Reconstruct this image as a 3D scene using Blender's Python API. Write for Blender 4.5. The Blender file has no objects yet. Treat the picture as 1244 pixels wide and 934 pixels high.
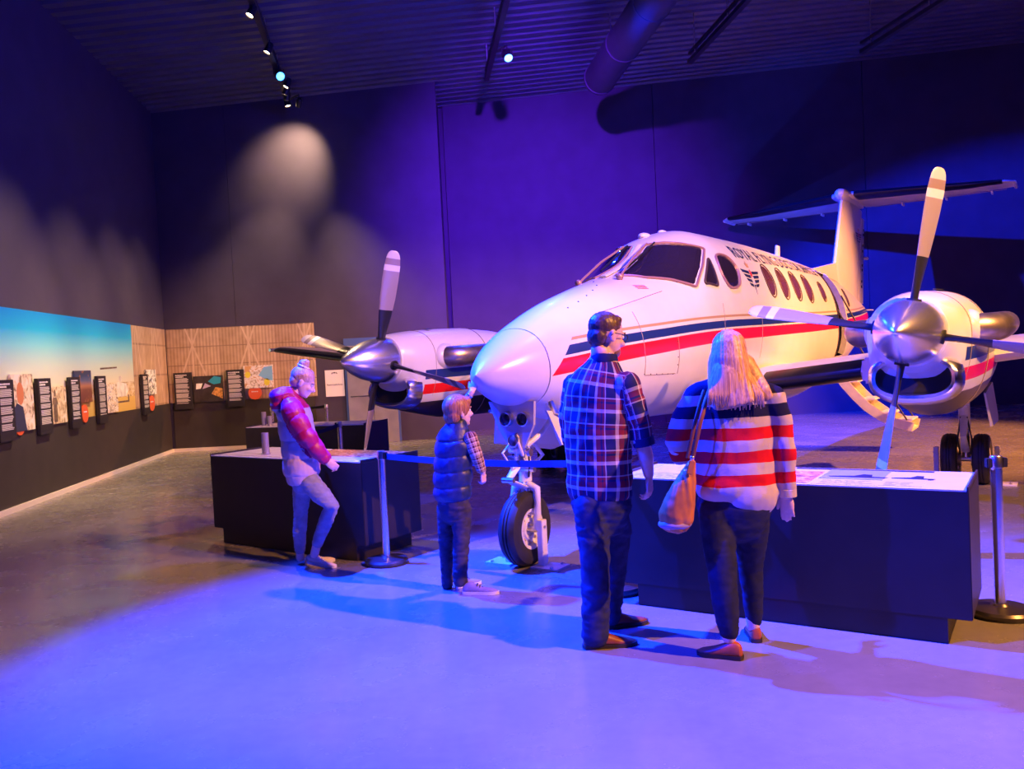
import bpy, bmesh, math, random
from mathutils import Vector, Matrix, noise
C = bpy.context.scene.collection
PI = math.pi
# ---------------------------------------------------------------- camera, world, lights
F_PX, CAM_H = 1020.65, 1.6317
AX_R = Vector((0.99878, -0.00154, -0.04931)); AX_U = Vector((0.04934, 0.03111, 0.9983)); AX_F = Vector((0.0, 0.99951, -0.03114))
cd = bpy.data.cameras.new('camera'); cam = bpy.data.objects.new('camera', cd); C.objects.link(cam)
cd.sensor_fit = 'HORIZONTAL'; cd.sensor_width = 36.0; cd.lens = 36.0 * F_PX / 1244.0; cd.clip_end = 200
cam.matrix_world = Matrix(((AX_R.x, AX_U.x, -AX_F.x, 0), (AX_R.y, AX_U.y, -AX_F.y, 0), (AX_R.z, AX_U.z, -AX_F.z, CAM_H), (0, 0, 0, 1)))
bpy.context.scene.camera = cam
vs = bpy.context.scene.view_settings
vs.view_transform = 'Standard'; vs.look = 'None'; vs.exposure = 0.0; vs.gamma = 1.0; vs.use_curve_mapping = False
wd = bpy.data.worlds.new('world'); bpy.context.scene.world = wd; wd.use_nodes = True
wd.node_tree.nodes['Background'].inputs[0].default_value = (0.10, 0.10, 0.6, 1); wd.node_tree.nodes['Background'].inputs[1].default_value = 0.012

def spot(name, loc, aim, col, watts, angle, blend=0.6, size=0.08):
    l = bpy.data.lights.new(name, 'SPOT'); l.color = col; l.energy = watts; l.spot_size = math.radians(angle); l.spot_blend = blend; l.shadow_soft_size = size
    o = bpy.data.objects.new(name, l); C.objects.link(o); o.location = loc
    o.rotation_euler = (Vector(aim) - Vector(loc)).to_track_quat('-Z', 'Y').to_euler(); return o
BLUE = (0.004, 0.022, 1.0); WARM = (1.0, 0.40, 0.09); CREAM = (1.0, 0.60, 0.22); AMBER = (1.0, 0.66, 0.34)
spot('blue_spot', (-3.0, 7.3, 6.7), (0.7, 4.2, 0.2), (0.003, 0.034, 1.0), 44000, 60, 0.6)
spot('blue_spot', (-2.95, 10.4, 6.7), (7.6, 15.4, 2.3), BLUE, 65000, 42, 0.35)
spot('blue_tail_fill', (2.6, 15.6, 0.25), (5.4, 18.2, 4.4), (0.02, 0.08, 1.0), 1300, 34, 0.9)  # unseen fill added near the floor to light the tailplane's underside
spot('blue_spot', (-4.6, 2.6, 6.7), (0.9, 4.6, 0.8), (0.002, 0.015, 1.0), 12000, 46, 0.8)
spot('blue_spot', (0.23, 14.8, 6.8), (3.0, 11.0, 0.0), BLUE, 9000, 80, 0.8)
spot('warm_spot', (6.8, 1.2, 6.8), (2.3, 7.4, 0.6), WARM, 6600, 66, 0.35)
spot('warm_spot', (12.5, 8.2, 6.8), (5.9, 13.0, 1.4), (1.0, 0.34, 0.10), 15000, 54, 0.5)
spot('cream_spot', (6.2, 2.4, 6.8), (1.6, 9.2, 1.9), CREAM, 2300, 44, 0.6)
spot('wall_wash', (0.4, 9.0, 6.3), (0.9, 19.0, 4.2), (0.17, 0.02, 1.0), 17000, 56, 1.0)
bp = bpy.data.lights.new('blue_fill', 'POINT'); bp.color = (0.04, 0.03, 1.0); bp.energy = 1100; bp.shadow_soft_size = 0.2  # fixtureless fill added to turn the ceiling and upper walls blue
bo_ = bpy.data.objects.new('blue_fill', bp); C.objects.link(bo_); bo_.location = (1.6, 7.0, 5.4)
# ---------------------------------------------------------------- helpers
def at(x, y, Y):
    d = AX_F + AX_R * ((x - 622) / F_PX) - AX_U * ((y - 467) / F_PX)
    return Vector((0, 0, CAM_H)) + d * (Y / d.y)
def tag(o, label=None, cat=None, group=None, kind=None):
    if label: o['label'] = label
    if cat: o['category'] = cat
    if group: o['group'] = group
    if kind: o['kind'] = kind
    return o
def thing(name, label, cat, loc=(0, 0, 0), rz=0.0, group=None):
    o = bpy.data.objects.new(name, None); C.objects.link(o); o.location = loc; o.rotation_euler = (0, 0, rz); o.empty_display_size = 0.1
    return tag(o, label, cat, group)
def link(name, me, mat, parent=None, smooth=False):
    o = bpy.data.objects.new(name, me); C.objects.link(o)
    if mat is not None:
        me.materials.clear(); me.materials.append(mat)
    if parent: o.parent = parent
    for p in me.polygons: p.use_smooth = bool(smooth)
    return o
class MB:
    def __init__(s): s.bm = bmesh.new()
    def box(s, c, d, rot=None, bevel=0.0):
        t = bmesh.new(); bmesh.ops.create_cube(t, size=1.0)
        for v in t.verts: v.co = Vector((v.co.x * d[0], v.co.y * d[1], v.co.z * d[2]))
        if bevel: bmesh.ops.bevel(t, geom=t.edges[:], offset=bevel, segments=2, affect='EDGES')
        M = Matrix.Translation(Vector(c)) @ (rot.to_4x4() if rot is not None else Matrix.Identity(4))
        return s._add(t, M)
    def _add(s, t, M=None):
        if M is not None: t.transform(M)
        me = bpy.data.meshes.new('t'); t.to_mesh(me); t.free(); s.bm.from_mesh(me); bpy.data.meshes.remove(me); return s
    def sph(s, c, r, rot=None, seg=16):
        t = bmesh.new(); bmesh.ops.create_uvsphere(t, u_segments=seg, v_segments=max(6, seg * 3 // 4), radius=1.0)
        if not hasattr(r, '__len__'): r = (r, r, r)
        M = Matrix.Translation(Vector(c)) @ (rot.to_4x4() if rot is not None else Matrix.Identity(4)) @ Matrix.Diagonal((r[0], r[1], r[2], 1))
        return s._add(t, M)
    def tube(s, pts, rad, n=10, caps=True, side=None):
        """rad: number, list, or list of (rx, ry); side gives the x direction of the rings"""
        pts = [Vector(p) for p in pts]; rings = []; prev = None
        for i, p in enumerate(pts):
            tg = (pts[min(i + 1, len(pts) - 1)] - pts[max(i - 1, 0)]).normalized()
            r = rad[i] if hasattr(rad, '__len__') else rad
            rx, ry = r if hasattr(r, '__len__') else (r, r)
            sd = Vector(side) if side is not None else (prev if prev is not None else (Vector((0, 0, 1)) if abs(tg.z) < 0.9 else Vector((1, 0, 0))))
            x = (sd - tg * sd.dot(tg)).normalized(); y = tg.cross(x); prev = x
            rings.append([s.bm.verts.new(p + x * (rx * math.cos(a)) + y * (ry * math.sin(a))) for a in [2 * PI * k / n for k in range(n)]])
        for a, b in zip(rings, rings[1:]):
            for k in range(n): s.bm.faces.new((a[k], a[(k + 1) % n], b[(k + 1) % n], b[k]))
        if caps:
            s.bm.faces.new(rings[0][::-1]); s.bm.faces.new(rings[-1])
        return s
    def cyl(s, a, b, r, n=20): return s.tube([a, b], r, n)
    def rings(s, rings, close=True, caps=True):
        R = [[s.bm.verts.new(Vector(p)) for p in r] for r in rings]; n = len(R[0])
        for a, b in zip(R, R[1:]):
            for k in range(n if close else n - 1): s.bm.faces.new((a[k], a[(k + 1) % n], b[(k + 1) % n], b[k]))
        if caps and close:
            s.bm.faces.new(R[0][::-1]); s.bm.faces.new(R[-1])
        return s
    def lathe(s, prof, origin, axis, n=28, caps=True):
        ax = Vector(axis).normalized(); x = ax.orthogonal().normalized(); y = ax.cross(x); o = Vector(origin)
        return s.rings([[o + ax * h + (x * math.cos(2 * PI * k / n) + y * math.sin(2 * PI * k / n)) * max(r, 1e-4) for k in range(n)] for r, h in prof], True, caps)
    def quad(s, a, b, c, d):
        s.bm.faces.new([s.bm.verts.new(Vector(p)) for p in (a, b, c, d)]); return s
    def prism(s, poly, off):
        off = Vector(off); A = [s.bm.verts.new(Vector(p)) for p in poly]; B = [s.bm.verts.new(Vector(p) + off) for p in poly]; n = len(A)
        s.bm.faces.new(A); s.bm.faces.new(B[::-1])
        for k in range(n): s.bm.faces.new((A[(k + 1) % n], A[k], B[k], B[(k + 1) % n]))
        return s
    def build(s, name, mat, parent=None, smooth=False, normals=True):
        if normals: bmesh.ops.recalc_face_normals(s.bm, faces=s.bm.faces[:])
        me = bpy.data.meshes.new(name); s.bm.to_mesh(me); s.bm.free()
        o = link(name, me, mat, parent, smooth)
        if smooth == 'auto':
            for p in me.polygons: p.use_smooth = True
            me.set_sharp_from_angle(angle=math.radians(38))
        return o
# ---- materials
class NT:
    def __init__(s, name):
        s.m = bpy.data.materials.new(name); s.m.use_nodes = True; s.t = s.m.node_tree; s.b = s.t.nodes['Principled BSDF']
    def n(s, kind, **kw):
        nd = s.t.nodes.new(kind)
        for k, v in kw.items(): setattr(nd, k, v)
        return nd
    def l(s, a, b): s.t.links.new(a, b)
    def math(s, op, a, b=None, c=None):
        nd = s.n('ShaderNodeMath', operation=op)
        for i, v in enumerate((a, b, c)):
            if v is None: continue
            if hasattr(v, 'links'): s.l(v, nd.inputs[i])
            else: nd.inputs[i].default_value = v
        return nd.outputs[0]
    def obj(s):
        return s.n('ShaderNodeTexCoord').outputs['Object']
    def xyz(s, vec=None):
        nd = s.n('ShaderNodeSeparateXYZ'); s.l(vec or s.obj(), nd.inputs[0]); return nd.outputs
    def noise(s, scale, detail=3.0, rough=0.5, vec=None):
        nd = s.n('ShaderNodeTexNoise'); nd.inputs['Scale'].default_value = scale; nd.inputs['Detail'].default_value = detail; nd.inputs['Roughness'].default_value = rough
        s.l(vec or s.obj(), nd.inputs['Vector']); return nd.outputs['Fac']
    def ramp(s, fac, stops, interp='LINEAR'):
        nd = s.n('ShaderNodeValToRGB'); nd.color_ramp.interpolation = interp; e = nd.color_ramp.elements
        while len(e) > 1: e.remove(e[-1])
        for i, (p, c) in enumerate(stops):
            q = e[0] if i == 0 else e.new(p)
            q.position = p; q.color = (c[0], c[1], c[2], 1)
        s.l(fac, nd.inputs[0]); return nd.outputs[0]
    def mix(s, f, a, b, mode='MIX'):
        nd = s.n('ShaderNodeMix', data_type='RGBA', blend_type=mode)
        for k, v in ((0, f), (6, a), (7, b)):
            if hasattr(v, 'links'): s.l(v, nd.inputs[k])
            else: nd.inputs[k].default_value = v if k == 0 else (v[0], v[1], v[2], 1)
        return nd.outputs[2]
    def base(s, v):
        if hasattr(v, 'links'): s.l(v, s.b.inputs['Base Color'])
        else: s.b.inputs['Base Color'].default_value = (v[0], v[1], v[2], 1)
        return s
    def set(s, **kw):
        for k, v in kw.items():
            i = s.b.inputs[k.replace('_', ' ')]
            if hasattr(v, 'links'): s.l(v, i)
            else: i.default_value = v
        return s
    def bump(s, h, strength=0.3, dist=0.01):
        nd = s.n('ShaderNodeBump'); nd.inputs['Strength'].default_value = strength; nd.inputs['Distance'].default_value = dist
        s.l(h, nd.inputs['Height']); s.l(nd.outputs[0], s.b.inputs['Normal']); return s
def mat(name, col, rough=0.5, metal=0.0, var=0.0, scale=8.0, bump=0.0, bscale=60.0, spec=0.5, emit=None):
    t = NT(name); t.set(Roughness=rough, Metallic=metal); t.b.inputs['Specular IOR Level'].default_value = spec
    f = t.noise(scale)
    a = [max(0, c * (1 - var)) for c in col]; b = [min(1, c * (1 + var)) for c in col]
    t.base(t.ramp(f, [(0.3, a), (0.7, b)]) if var else col)
    if bump: t.bump(t.noise(bscale), bump, 0.004)
    if emit: t.b.inputs['Emission Color'].default_value = (*emit[:3], 1); t.b.inputs['Emission Strength'].default_value = emit[3]
    return t.m
M = {}
M['black'] = mat('black_metal', (0.012, 0.012, 0.014), 0.45)
M['chrome'] = mat('polished_chrome', (0.86, 0.83, 0.83), 0.24, 1.0, 0.05)
M['steel'] = mat('brushed_steel', (0.6, 0.58, 0.6), 0.28, 1.0, 0.1, 30)
M['white'] = mat('white_paint', (0.66, 0.63, 0.59), 0.32, 0, 0.05, 3)
M['gearwhite'] = mat('gear_paint', (0.74, 0.72, 0.72), 0.4, 0, 0.12, 12)
M['rubber'] = mat('tyre_rubber', (0.022, 0.02, 0.022), 0.62, 0, 0.3, 20, 0.2, 80)
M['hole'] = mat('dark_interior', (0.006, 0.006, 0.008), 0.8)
M['boot'] = mat('deice_rubber', (0.008, 0.008, 0.010), 0.3)
M['skin'] = mat('skin', (0.72, 0.42, 0.32), 0.5, 0, 0.08, 20)
M['skin_pale'] = mat('pale_skin', (0.80, 0.52, 0.44), 0.5, 0, 0.06, 20)
M['cabinet'] = mat('black_laminate', (0.022, 0.016, 0.017), 0.42, 0, 0.15, 6)
# ---------------------------------------------------------------- setting
LW0 = Vector((-6.38, 10.31, 0)); LWD = (Vector((-7.27, 17.65, 0)) - LW0).normalized(); LWN = Vector((LWD.y, -LWD.x, 0))  # into the room
YB = 17.8; YB2 = 19.56; XJ = -1.30; TOP = 9.2
def zc_at(x): return 7.14 + 0.06 * (x + 7.25)
def onwall(Y, z, off=0.0):
    p = LW0 + LWD * ((Y - LW0.y) / LWD.y) + LWN * off; p.z = z; return p
t = NT('polished_concrete'); f1 = t.noise(0.9, 5, 0.6); f2 = t.noise(14, 4, 0.6)
t.base(t.mix(0.35, t.ramp(f1, [(0.3, (0.17, 0.16, 0.155)), (0.7, (0.26, 0.245, 0.235))]), t.ramp(f2, [(0.3, (0.18, 0.17, 0.165)), (0.75, (0.25, 0.235, 0.225))])))
rr = t.n('ShaderNodeMapRange'); t.l(t.noise(2.2, 5, 0.65), rr.inputs[0]); rr.inputs[1].default_value = 0.3; rr.inputs[2].default_value = 0.7; rr.inputs[3].default_value = 0.17; rr.inputs[4].default_value = 0.33
t.set(Roughness=rr.outputs[0]); t.bump(t.noise(5, 4, 0.5), 0.03, 0.01); M['floor'] = t.m
M['wall'] = mat('charcoal_wall_paint', (0.050, 0.038, 0.072), 0.75, 0, 0.1, 2.0, 0.15, 120)
M['dado'] = mat('dark_brown_dado', (0.034, 0.027, 0.025), 0.6, 0, 0.15, 3)
M['ceiling'] = mat('corrugated_roof_steel', (0.085, 0.08, 0.12), 0.42, 0.1, 0.15, 1.5)
M['skirting'] = mat('pale_skirting', (0.66, 0.60, 0.52), 0.5)
tag(MB().box((4, 6, -0.1), (27, 30, 0.2)).build('floor', M['floor']), kind='structure')
# back wall in tilt-up panels with open joints
wb = tag(MB().box((4, YB2 + 0.22, TOP / 2), (27, 0.2, TOP)).box((XJ - 3.6, (YB + YB2) / 2 + .1, TOP / 2), (7.0, YB2 - YB - .1, TOP)).build('wall_back', M['wall']), kind='structure')
xs = [-9.4, -5.77, -1.30, 3.55, 8.4, 13.2, 17.4]
for a, b in zip(xs, xs[1:]):
    if a == -9.4: a = -8.2
    if a == -5.77: a = -5.77
    MB().box(((a + b) / 2, (YB if b <= XJ else YB2) + 0.06, TOP / 2), (b - a - (0.0 if b == -5.77 or a == -8.2 else 0.014), 0.12, TOP)).build('wall_panel', M['wall'], wb)
def wallbox(mb, y0, y1, z0, z1, o0, o1):
    P = [onwall(y0, z0, o0), onwall(y1, z0, o0), onwall(y1, z1, o0), onwall(y0, z1, o0)]
    return mb.prism(P, LWN * (o1 - o0))
tag(wallbox(MB(), -8, 17.9, 0, TOP, -0.2, 0.0).build('wall_left', M['wall']), kind='structure')
tag(MB().box((16.1, 5.5, TOP / 2), (0.2, 28.5, TOP)).build('wall_right', M['wall']), kind='structure')
tag(MB().box((4, -8.6, TOP / 2), (27, 0.2, TOP)).build('wall_front', M['wall']), kind='structure')
m = MB(); prof = []
y = -8.6
while y < 20.0:
    for dy, dz in ((0, 0), (0.13, 0), (0.16, 0.05), (0.26, 0.05)): prof.append((y + dy, dz))
    y += 0.29
m.rings([[(x, a, zc_at(x) + b) for a, b in prof] for x in (-9, 16.5)], close=False, caps=False)
tag(m.build('ceiling', M['ceiling']), kind='structure')
tag(MB().prism([(-9.5, -9, zc_at(-9.5) + .15), (17, -9, zc_at(17) + .15), (17, 20.2, zc_at(17) + .15), (-9.5, 20.2, zc_at(-9.5) + .15)], (0, 0, .1)).build('ceiling_deck', M['black']), kind='structure')
tag(wallbox(MB(), -4, 17.72, 0.0, 0.07, 0.04, 0.07).build('baseboard_left', M['skirting']), kind='structure')
tag(MB().box((-5.68, YB - 0.055, 0.035), (3.1, 0.03, 0.07)).build('baseboard_back', M['skirting']), kind='structure')
tag(wallbox(MB(), -4, 17.76, 0.0, 1.035, 0.001, 0.04).build('trim_1', M['dado']), kind='structure')
tag(MB().box((-5.68, YB - 0.02, 0.5175), (3.0, 0.038, 1.035)).build('trim_2', M['dado']), kind='structure')
# steel double door in the back wall
dr = tag(MB().box((-2.95, YB - 0.03, 1.1), (1.12, 0.05, 2.24)).build('door_1', mat('blue_lit_door_frame', (0.07, 0.13, 0.36), 0.4)), kind='structure')  # blue lamplight on the frame is put into its colour
t = NT('door_steel'); z = t.xyz()[2]
t.base(t.ramp(t.noise(3.0, 3), [(0.3, (0.42, 0.40, 0.42)), (0.7, (0.55, 0.52, 0.53))])).set(Metallic=0.6, Roughness=0.35); M['doorsteel'] = t.m
MB().box((-3.2, YB - 0.075, 1.03), (0.52, 0.04, 2.06), None, 0.004).build('door_leaf', M['doorsteel'], dr)
MB().box((-2.68, YB - 0.075, 1.03), (0.50, 0.04, 2.06), None, 0.004).build('door_leaf', M['doorsteel'], dr)
for x in (-3.2, -2.68): MB().box((x, YB - 0.1, 0.99), (0.42, 0.012, 0.025)).build('push_rail', M['chrome'], dr)
# notice on the wall
nt = thing('notice_sheet', 'white paper notice with black crest taped to the grey wall beside steel door', 'notice', (-3.745, YB - 0.012, 1.29))
MB().box((0, 0, 0), (0.40, 0.006, 0.56)).build('paper', mat('notice_paper', (0.82, 0.78, 0.76), 0.6), nt)
def text(name, s, size, parent, loc, matl, rot=(PI / 2, 0, 0), ext=0.001, align='CENTER'):
    cu = bpy.data.curves.new('t', 'FONT'); cu.body = s; cu.size = size; cu.extrude = ext; cu.align_x = align; cu.align_y = 'CENTER'; cu.resolution_u = 2
    o = bpy.data.objects.new('t', cu); C.objects.link(o); dg = bpy.context.evaluated_depsgraph_get(); me = bpy.data.meshes.new_from_object(o.evaluated_get(dg))
    bpy.data.objects.remove(o); bpy.data.curves.remove(cu)
    r = link(name, me, matl, parent); r.location = loc; r.rotation_euler = rot; return r
M['ink'] = mat('black_ink', (0.02, 0.02, 0.03), 0.6)
text('lettering', 'Restricted Area', 0.052, nt, (0, -0.005, -0.03), M['ink'])
m = MB()
for s in (-1, 1):
    for k in range(3): m.box((s * (0.03 + 0.012 * k), -0.0045, 0.225 - 0.012 * k), (0.05 - 0.012 * k, 0.002, 0.008))
m.sph((0, -0.0045, 0.222), (0.014, 0.002, 0.018), None, 8); m.build('crest', M['ink'], nt)
# ---- printed murals
t = NT('sky_mural_print'); x, y, z = t.xyz(); nz = t.math('ADD', t.math('MULTIPLY', z, 1.0), 0.0)
sky = t.ramp(nz, [(0.0, (0.60, 0.44, 0.10)), (0.20, (0.72, 0.52, 0.14)), (0.30, (0.70, 0.60, 0.33)), (0.34, (0.74, 0.72, 0.52)), (0.52, (0.55, 0.72, 0.58)), (0.70, (0.20, 0.66, 0.70)), (0.84, (0.01, 0.46, 0.72)), (1.0, (0.0, 0.30, 0.70))])
cv = t.n('ShaderNodeCombineXYZ'); t.l(t.math('MULTIPLY', y, 5.0), cv.inputs[0]); t.l(t.math('MULTIPLY', z, 14.0), cv.inputs[1])
nn = t.noise(1.0, 6, 0.7, cv.outputs[0])
band = t.math('MULTIPLY', t.math('GREATER_THAN', z, 0.16), t.math('LESS_THAN', z, 0.33))
stuffc = t.ramp(nn, [(0.38, (0.22, 0.14, 0.05)), (0.47, (0.62, 0.48, 0.22)), (0.55, (0.78, 0.70, 0.50)), (0.62, (0.85, 0.82, 0.72))])
t.base(t.mix(t.math('MULTIPLY', band, 0.7), sky, stuffc)).set(Roughness=0.55)
M['skymural'] = t.m
def mural_left(name, y0, y1, z0, z1, mt, label):
    o = onwall((y0 + y1) / 2, z0, 0.001); w = (y1 - y0) / LWD.y; r = MB().box((0.012, 0, 0.5), (0.022, w, 1.0)).build(name, mt)
    r.location = o; r.rotation_euler = (0, 0, math.atan2(-LWD.x, LWD.y)); r.scale = (1, 1, z1 - z0); return tag(r, label, 'mural')
mu = mural_left('wall_mural', 6.0, 15.58, 1.035, 2.6, M['skymural'], 'large printed mural of cyan sky over a desert airstrip on left wall')
def hangar_mat(name, cx, axis):
    t = NT(name); o = t.xyz(); h = o[axis]; z = o[2]
    rib = t.math('SINE', t.math('MULTIPLY', h, 90.0))
    c = t.ramp(t.math('MULTIPLY_ADD', rib, 0.5, 0.5), [(0.1, (0.36, 0.235, 0.13)), (0.8, (0.60, 0.43, 0.26))])
    big = t.ramp(t.math('FRACT', t.math('MULTIPLY', t.math('ADD', h, cx), 0.84)), [(0.0, (0.75, 0.7, 0.6)), (0.75, (1.0, 1.0, 1.0)), (0.97, (1.0, 1.0, 1.0)), (1.0, (0.7, 0.6, 0.5))])
    c = t.mix(1.0, c, big, 'MULTIPLY')
    c = t.mix(t.math('MULTIPLY', t.math('LESS_THAN', t.math('FRACT', t.math('MULTIPLY', z, 2.6)), 0.06), 0.75), c, (0.13, 0.07, 0.04))
    fr = t.math('SUBTRACT', t.math('FRACT', t.math('MULTIPLY', t.math('ADD', h, cx), 0.84)), 0.5)
    ab = t.math('ABSOLUTE', fr)
    dg = t.math('LESS_THAN', t.math('ABSOLUTE', t.math('SUBTRACT', ab, t.math('MULTIPLY', t.math('ABSOLUTE', t.math('SUBTRACT', z, 1.2)), 0.33))), 0.016)
    post = t.math('LESS_THAN', ab, 0.016)
    c = t.mix(t.math('MAXIMUM', dg, post), c, (0.66, 0.50, 0.33))
    c = t.mix(0.35, c, t.ramp(t.noise(6, 4), [(0.3, (0.3, 0.2, 0.12)), (0.7, (0.62, 0.46, 0.3))]))
    t.base(c).set(Roughness=0.6); return t.m
mural_left('wall_mural', 15.58, 17.74, 1.035, 2.595, hangar_mat('hangar_print_side', 0.3, 1), 'narrow brown corrugated hangar mural at the far end of left wall')
bmu = MB().box((0, 0.011, 0.778), (3.13, 0.022, 1.555)).build('wall_mural', hangar_mat('hangar_print', 0.42, 0)); bmu.location = (-5.69, YB - 0.024, 1.036)
tag(bmu, 'brown corrugated hangar mural with cross braces on the back wall', 'mural')
# painted aircraft and truck printed on the sky mural are flat print: thin decals, part of the mural
def flat(parent, polys, matl, name, off=0.0245):
    m = MB()
    for p in polys: m.prism([(off, a, b) for a, b in p], (0.001, 0, 0))
    return m.build(name, matl, parent)
M['prwhite'] = mat('print_white', (0.82, 0.78, 0.66), 0.6, 0, 0.3, 9); M['prdark'] = mat('print_dark', (0.16, 0.11, 0.07), 0.6, 0, 0.5, 9)
def decal(Yc, zc, shapes, matl, name):
    yl = (Yc - 10.79) / LWD.y; flat(mu, [[(yl + a, (zc + b - 1.035) / 1.565) for a, b in s] for s in shapes], matl, name)
decal(14.8, 1.40, [[(-.35, -.1), (.3, -.1), (.42, .0), (.35, .12), (-.1, .16), (-.3, .08)], [(-.05, .16), (.1, .16), (.12, .26), (-.02, .26)]], M['prwhite'], 'printed_plane')
decal(14.2, 1.78, [[(-.3, 0), (.5, 0.02), (.5, .045), (-.3, .03)]], M['prdark'], 'printed_propeller')
decal(14.85, 1.22, [[(-.3, -.03), (.4, -.03), (.4, .0), (-.3, .0)], [(-.32, -.03), (-.26, -.03), (-.26, .1), (-.32, .1)], [(.34, -.03), (.4, -.03), (.4, .1), (.34, .1)]], M['prdark'], 'printed_shadow')
# ---- text boards, photographs and oval tags standing off the left and back walls
M['board'] = mat('black_board', (0.018, 0.016, 0.022), 0.5); M['print'] = mat('white_print', (0.62, 0.58, 0.55), 0.6); M['title'] = mat('title_print', (0.85, 0.82, 0.8), 0.6)
M['orange'] = mat('orange_tag', (0.80, 0.13, 0.04), 0.5)
RW = math.atan2(-LWD.x, LWD.y)
def frame_left(Y, z): return onwall(Y, z, 0.0), RW + PI / 2      # local x runs along the wall away from us, -y faces the room
def board_at(loc, rz, w, h, label, seed, group):
    random.seed(seed); o = thing('text_board', label, 'sign', loc, rz, group)
    MB().box((0, -0.075, h / 2), (w, 0.05, h), None, 0.004).build('panel', M['board'], o)
    MB().box((0, -0.037, h * 0.45), (w * 0.7, 0.026, h * 0.6)).build('standoff', M['black'], o)
    m = MB()
    for r in range(2):
        x = -w * 0.38
        while x < -w * 0.38 + w * (0.62 if r == 0 else 0.42):
            ww = random.uniform(0.008, 0.016); m.box((x + ww / 2, -0.1008, h * (0.93 - 0.045 * r)), (ww, 0.001, random.uniform(0.016, 0.026))); x += ww + 0.005
    m.build('title', M['title'], o)
    m = MB(); z = h * 0.84
    while z > h * 0.17:
        n = random.randint(4, 6)
        for _ in range(n):
            ww = w * random.uniform(0.62, 0.76); m.box((-w * 0.38 + ww / 2, -0.1008, z), (ww, 0.001, 0.0105)); z -= 0.0165
            if z < h * 0.17: break
        z -= 0.018
    m.build('text_block', M['print'], o)
    return o
def oval_at(loc, rz, w, h, label):
    o = thing('oval_tag', label, 'sign', loc, rz, 'orange oval tags')
    m = MB(); N = 24
    m.prism([(w / 2 * math.cos(2 * PI * k / N), -0.06, h / 2 * math.sin(2 * PI * k / N)) for k in range(N)], (0, 0.03, 0)); m.build('disc', M['orange'], o)
    MB().box((0, -0.015, 0), (w * .3, 0.03, h * .3)).build('standoff', M['black'], o)
    m = MB()
    for k in range(4): m.box((-w * 0.2 + k * w * 0.13, -0.061, h * 0.1), (w * 0.09, 0.001, h * 0.07))
    m.build('tag_print', M['title'], o); return o
def photo_mat(name, stops, sc, dist=1.5):
    t = NT(name); nd = t.n('ShaderNodeTexNoise'); nd.inputs['Scale'].default_value = sc; nd.inputs['Detail'].default_value = 4; nd.inputs['Distortion'].default_value = dist; t.l(t.obj(), nd.inputs['Vector'])
    t.base(t.ramp(nd.outputs['Fac'], stops)).set(Roughness=0.5); return t.m
def photo_at(loc, rz, w, h, mt, label, shapes=()):
    o = thing('photo_board', label, 'photograph', loc, rz)
    MB().box((0, -0.05, h / 2), (w, 0.03, h)).build('photo', mt, o); MB().box((0, -0.018, h / 2), (w * .5, 0.034, h * .5)).build('standoff', M['black'], o)
    for nm, c, poly in shapes:
        MB().prism([(a * w, -0.0655, b * h) for a, b in poly], (0, -0.001, 0)).build(nm, c, o)
    return o
def circ(cx, cz, rx, rz_, n=14): return [(cx + rx * math.cos(2 * PI * k / n), cz + rz_ * math.sin(2 * PI * k / n)) for k in range(n)]
LB = [(10.45, 0.43, 'tall black text board nearest us on the left wall, cut by the photo edge', 1), (11.57, 0.42, 'black text board to the left of the photo of a standing man', 2),
      (12.63, 0.38, 'black text board in front of the sunset photograph', 3), (13.73, 0.38, 'black text board left of the small photo of airfield people', 4), (16.0, 0.36, 'black text board on the narrow brown hangar mural of left wall', 5)]
for Y, w, lb, sd in LB:
    l, r = frame_left(Y, 0.905); board_at(l, r, w, 0.77, lb, sd, 'black text boards')
sk = mat('print_skin', (0.62, 0.22, 0.09), 0.6); sh = mat('print_suit', (0.03, 0.035, 0.08), 0.6); pw = M['prwhite']
ph = [(10.98, 1.0, 0.62, 0.74, photo_mat('photo_man', [(0.35, (0.2, 0.12, 0.06)), (0.48, (0.75, 0.62, 0.4)), (0.6, (0.85, 0.8, 0.66))], 6), 'photo board of a man in a dark suit beside a plane', (('print_head', sk, circ(-.12, .66, .16, .2)), ('print_suit', sh, [(-.5, 0), (.1, 0), (-.02, .42), (-.3, .5), (-.5, .35)]))),
      (12.08, 1.02, 0.56, 0.52, photo_mat('photo_field', [(0.35, (0.35, 0.24, 0.12)), (0.5, (0.72, 0.58, 0.32)), (0.62, (0.85, 0.78, 0.6))], 7), 'photo board of a man standing in a dusty field', (('print_figure', M['prdark'], [(-.32, .05), (-.1, .05), (-.1, .55), (-.02, .5), (-.12, .72), (-.32, .72), (-.4, .5), (-.33, .55)]), ('print_face', M['prdark'], circ(-.21, .84, .06, .1)))),
      (13.05, 1.27, 0.66, 0.50, None, 'sunset photo board of dark blue sky over red ground', ()),
      (14.28, 1.05, 0.52, 0.48, photo_mat('photo_people', [(0.34, (0.10, 0.08, 0.07)), (0.46, (0.78, 0.66, 0.44)), (0.58, (0.88, 0.84, 0.76)), (0.66, (0.1, 0.09, 0.16))], 11), 'small photo board of people on an airfield', ()),
      (16.48, 1.27, 0.62, 0.49, photo_mat('photo_plans', [(0.40, (0.06, 0.08, 0.06)), (0.5, (0.80, 0.82, 0.74)), (0.62, (0.84, 0.85, 0.8))], 9), 'white photo board with dark sketches on the brown hangar mural', ())]
t = NT('photo_sunset'); z = t.xyz()[2]
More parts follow.
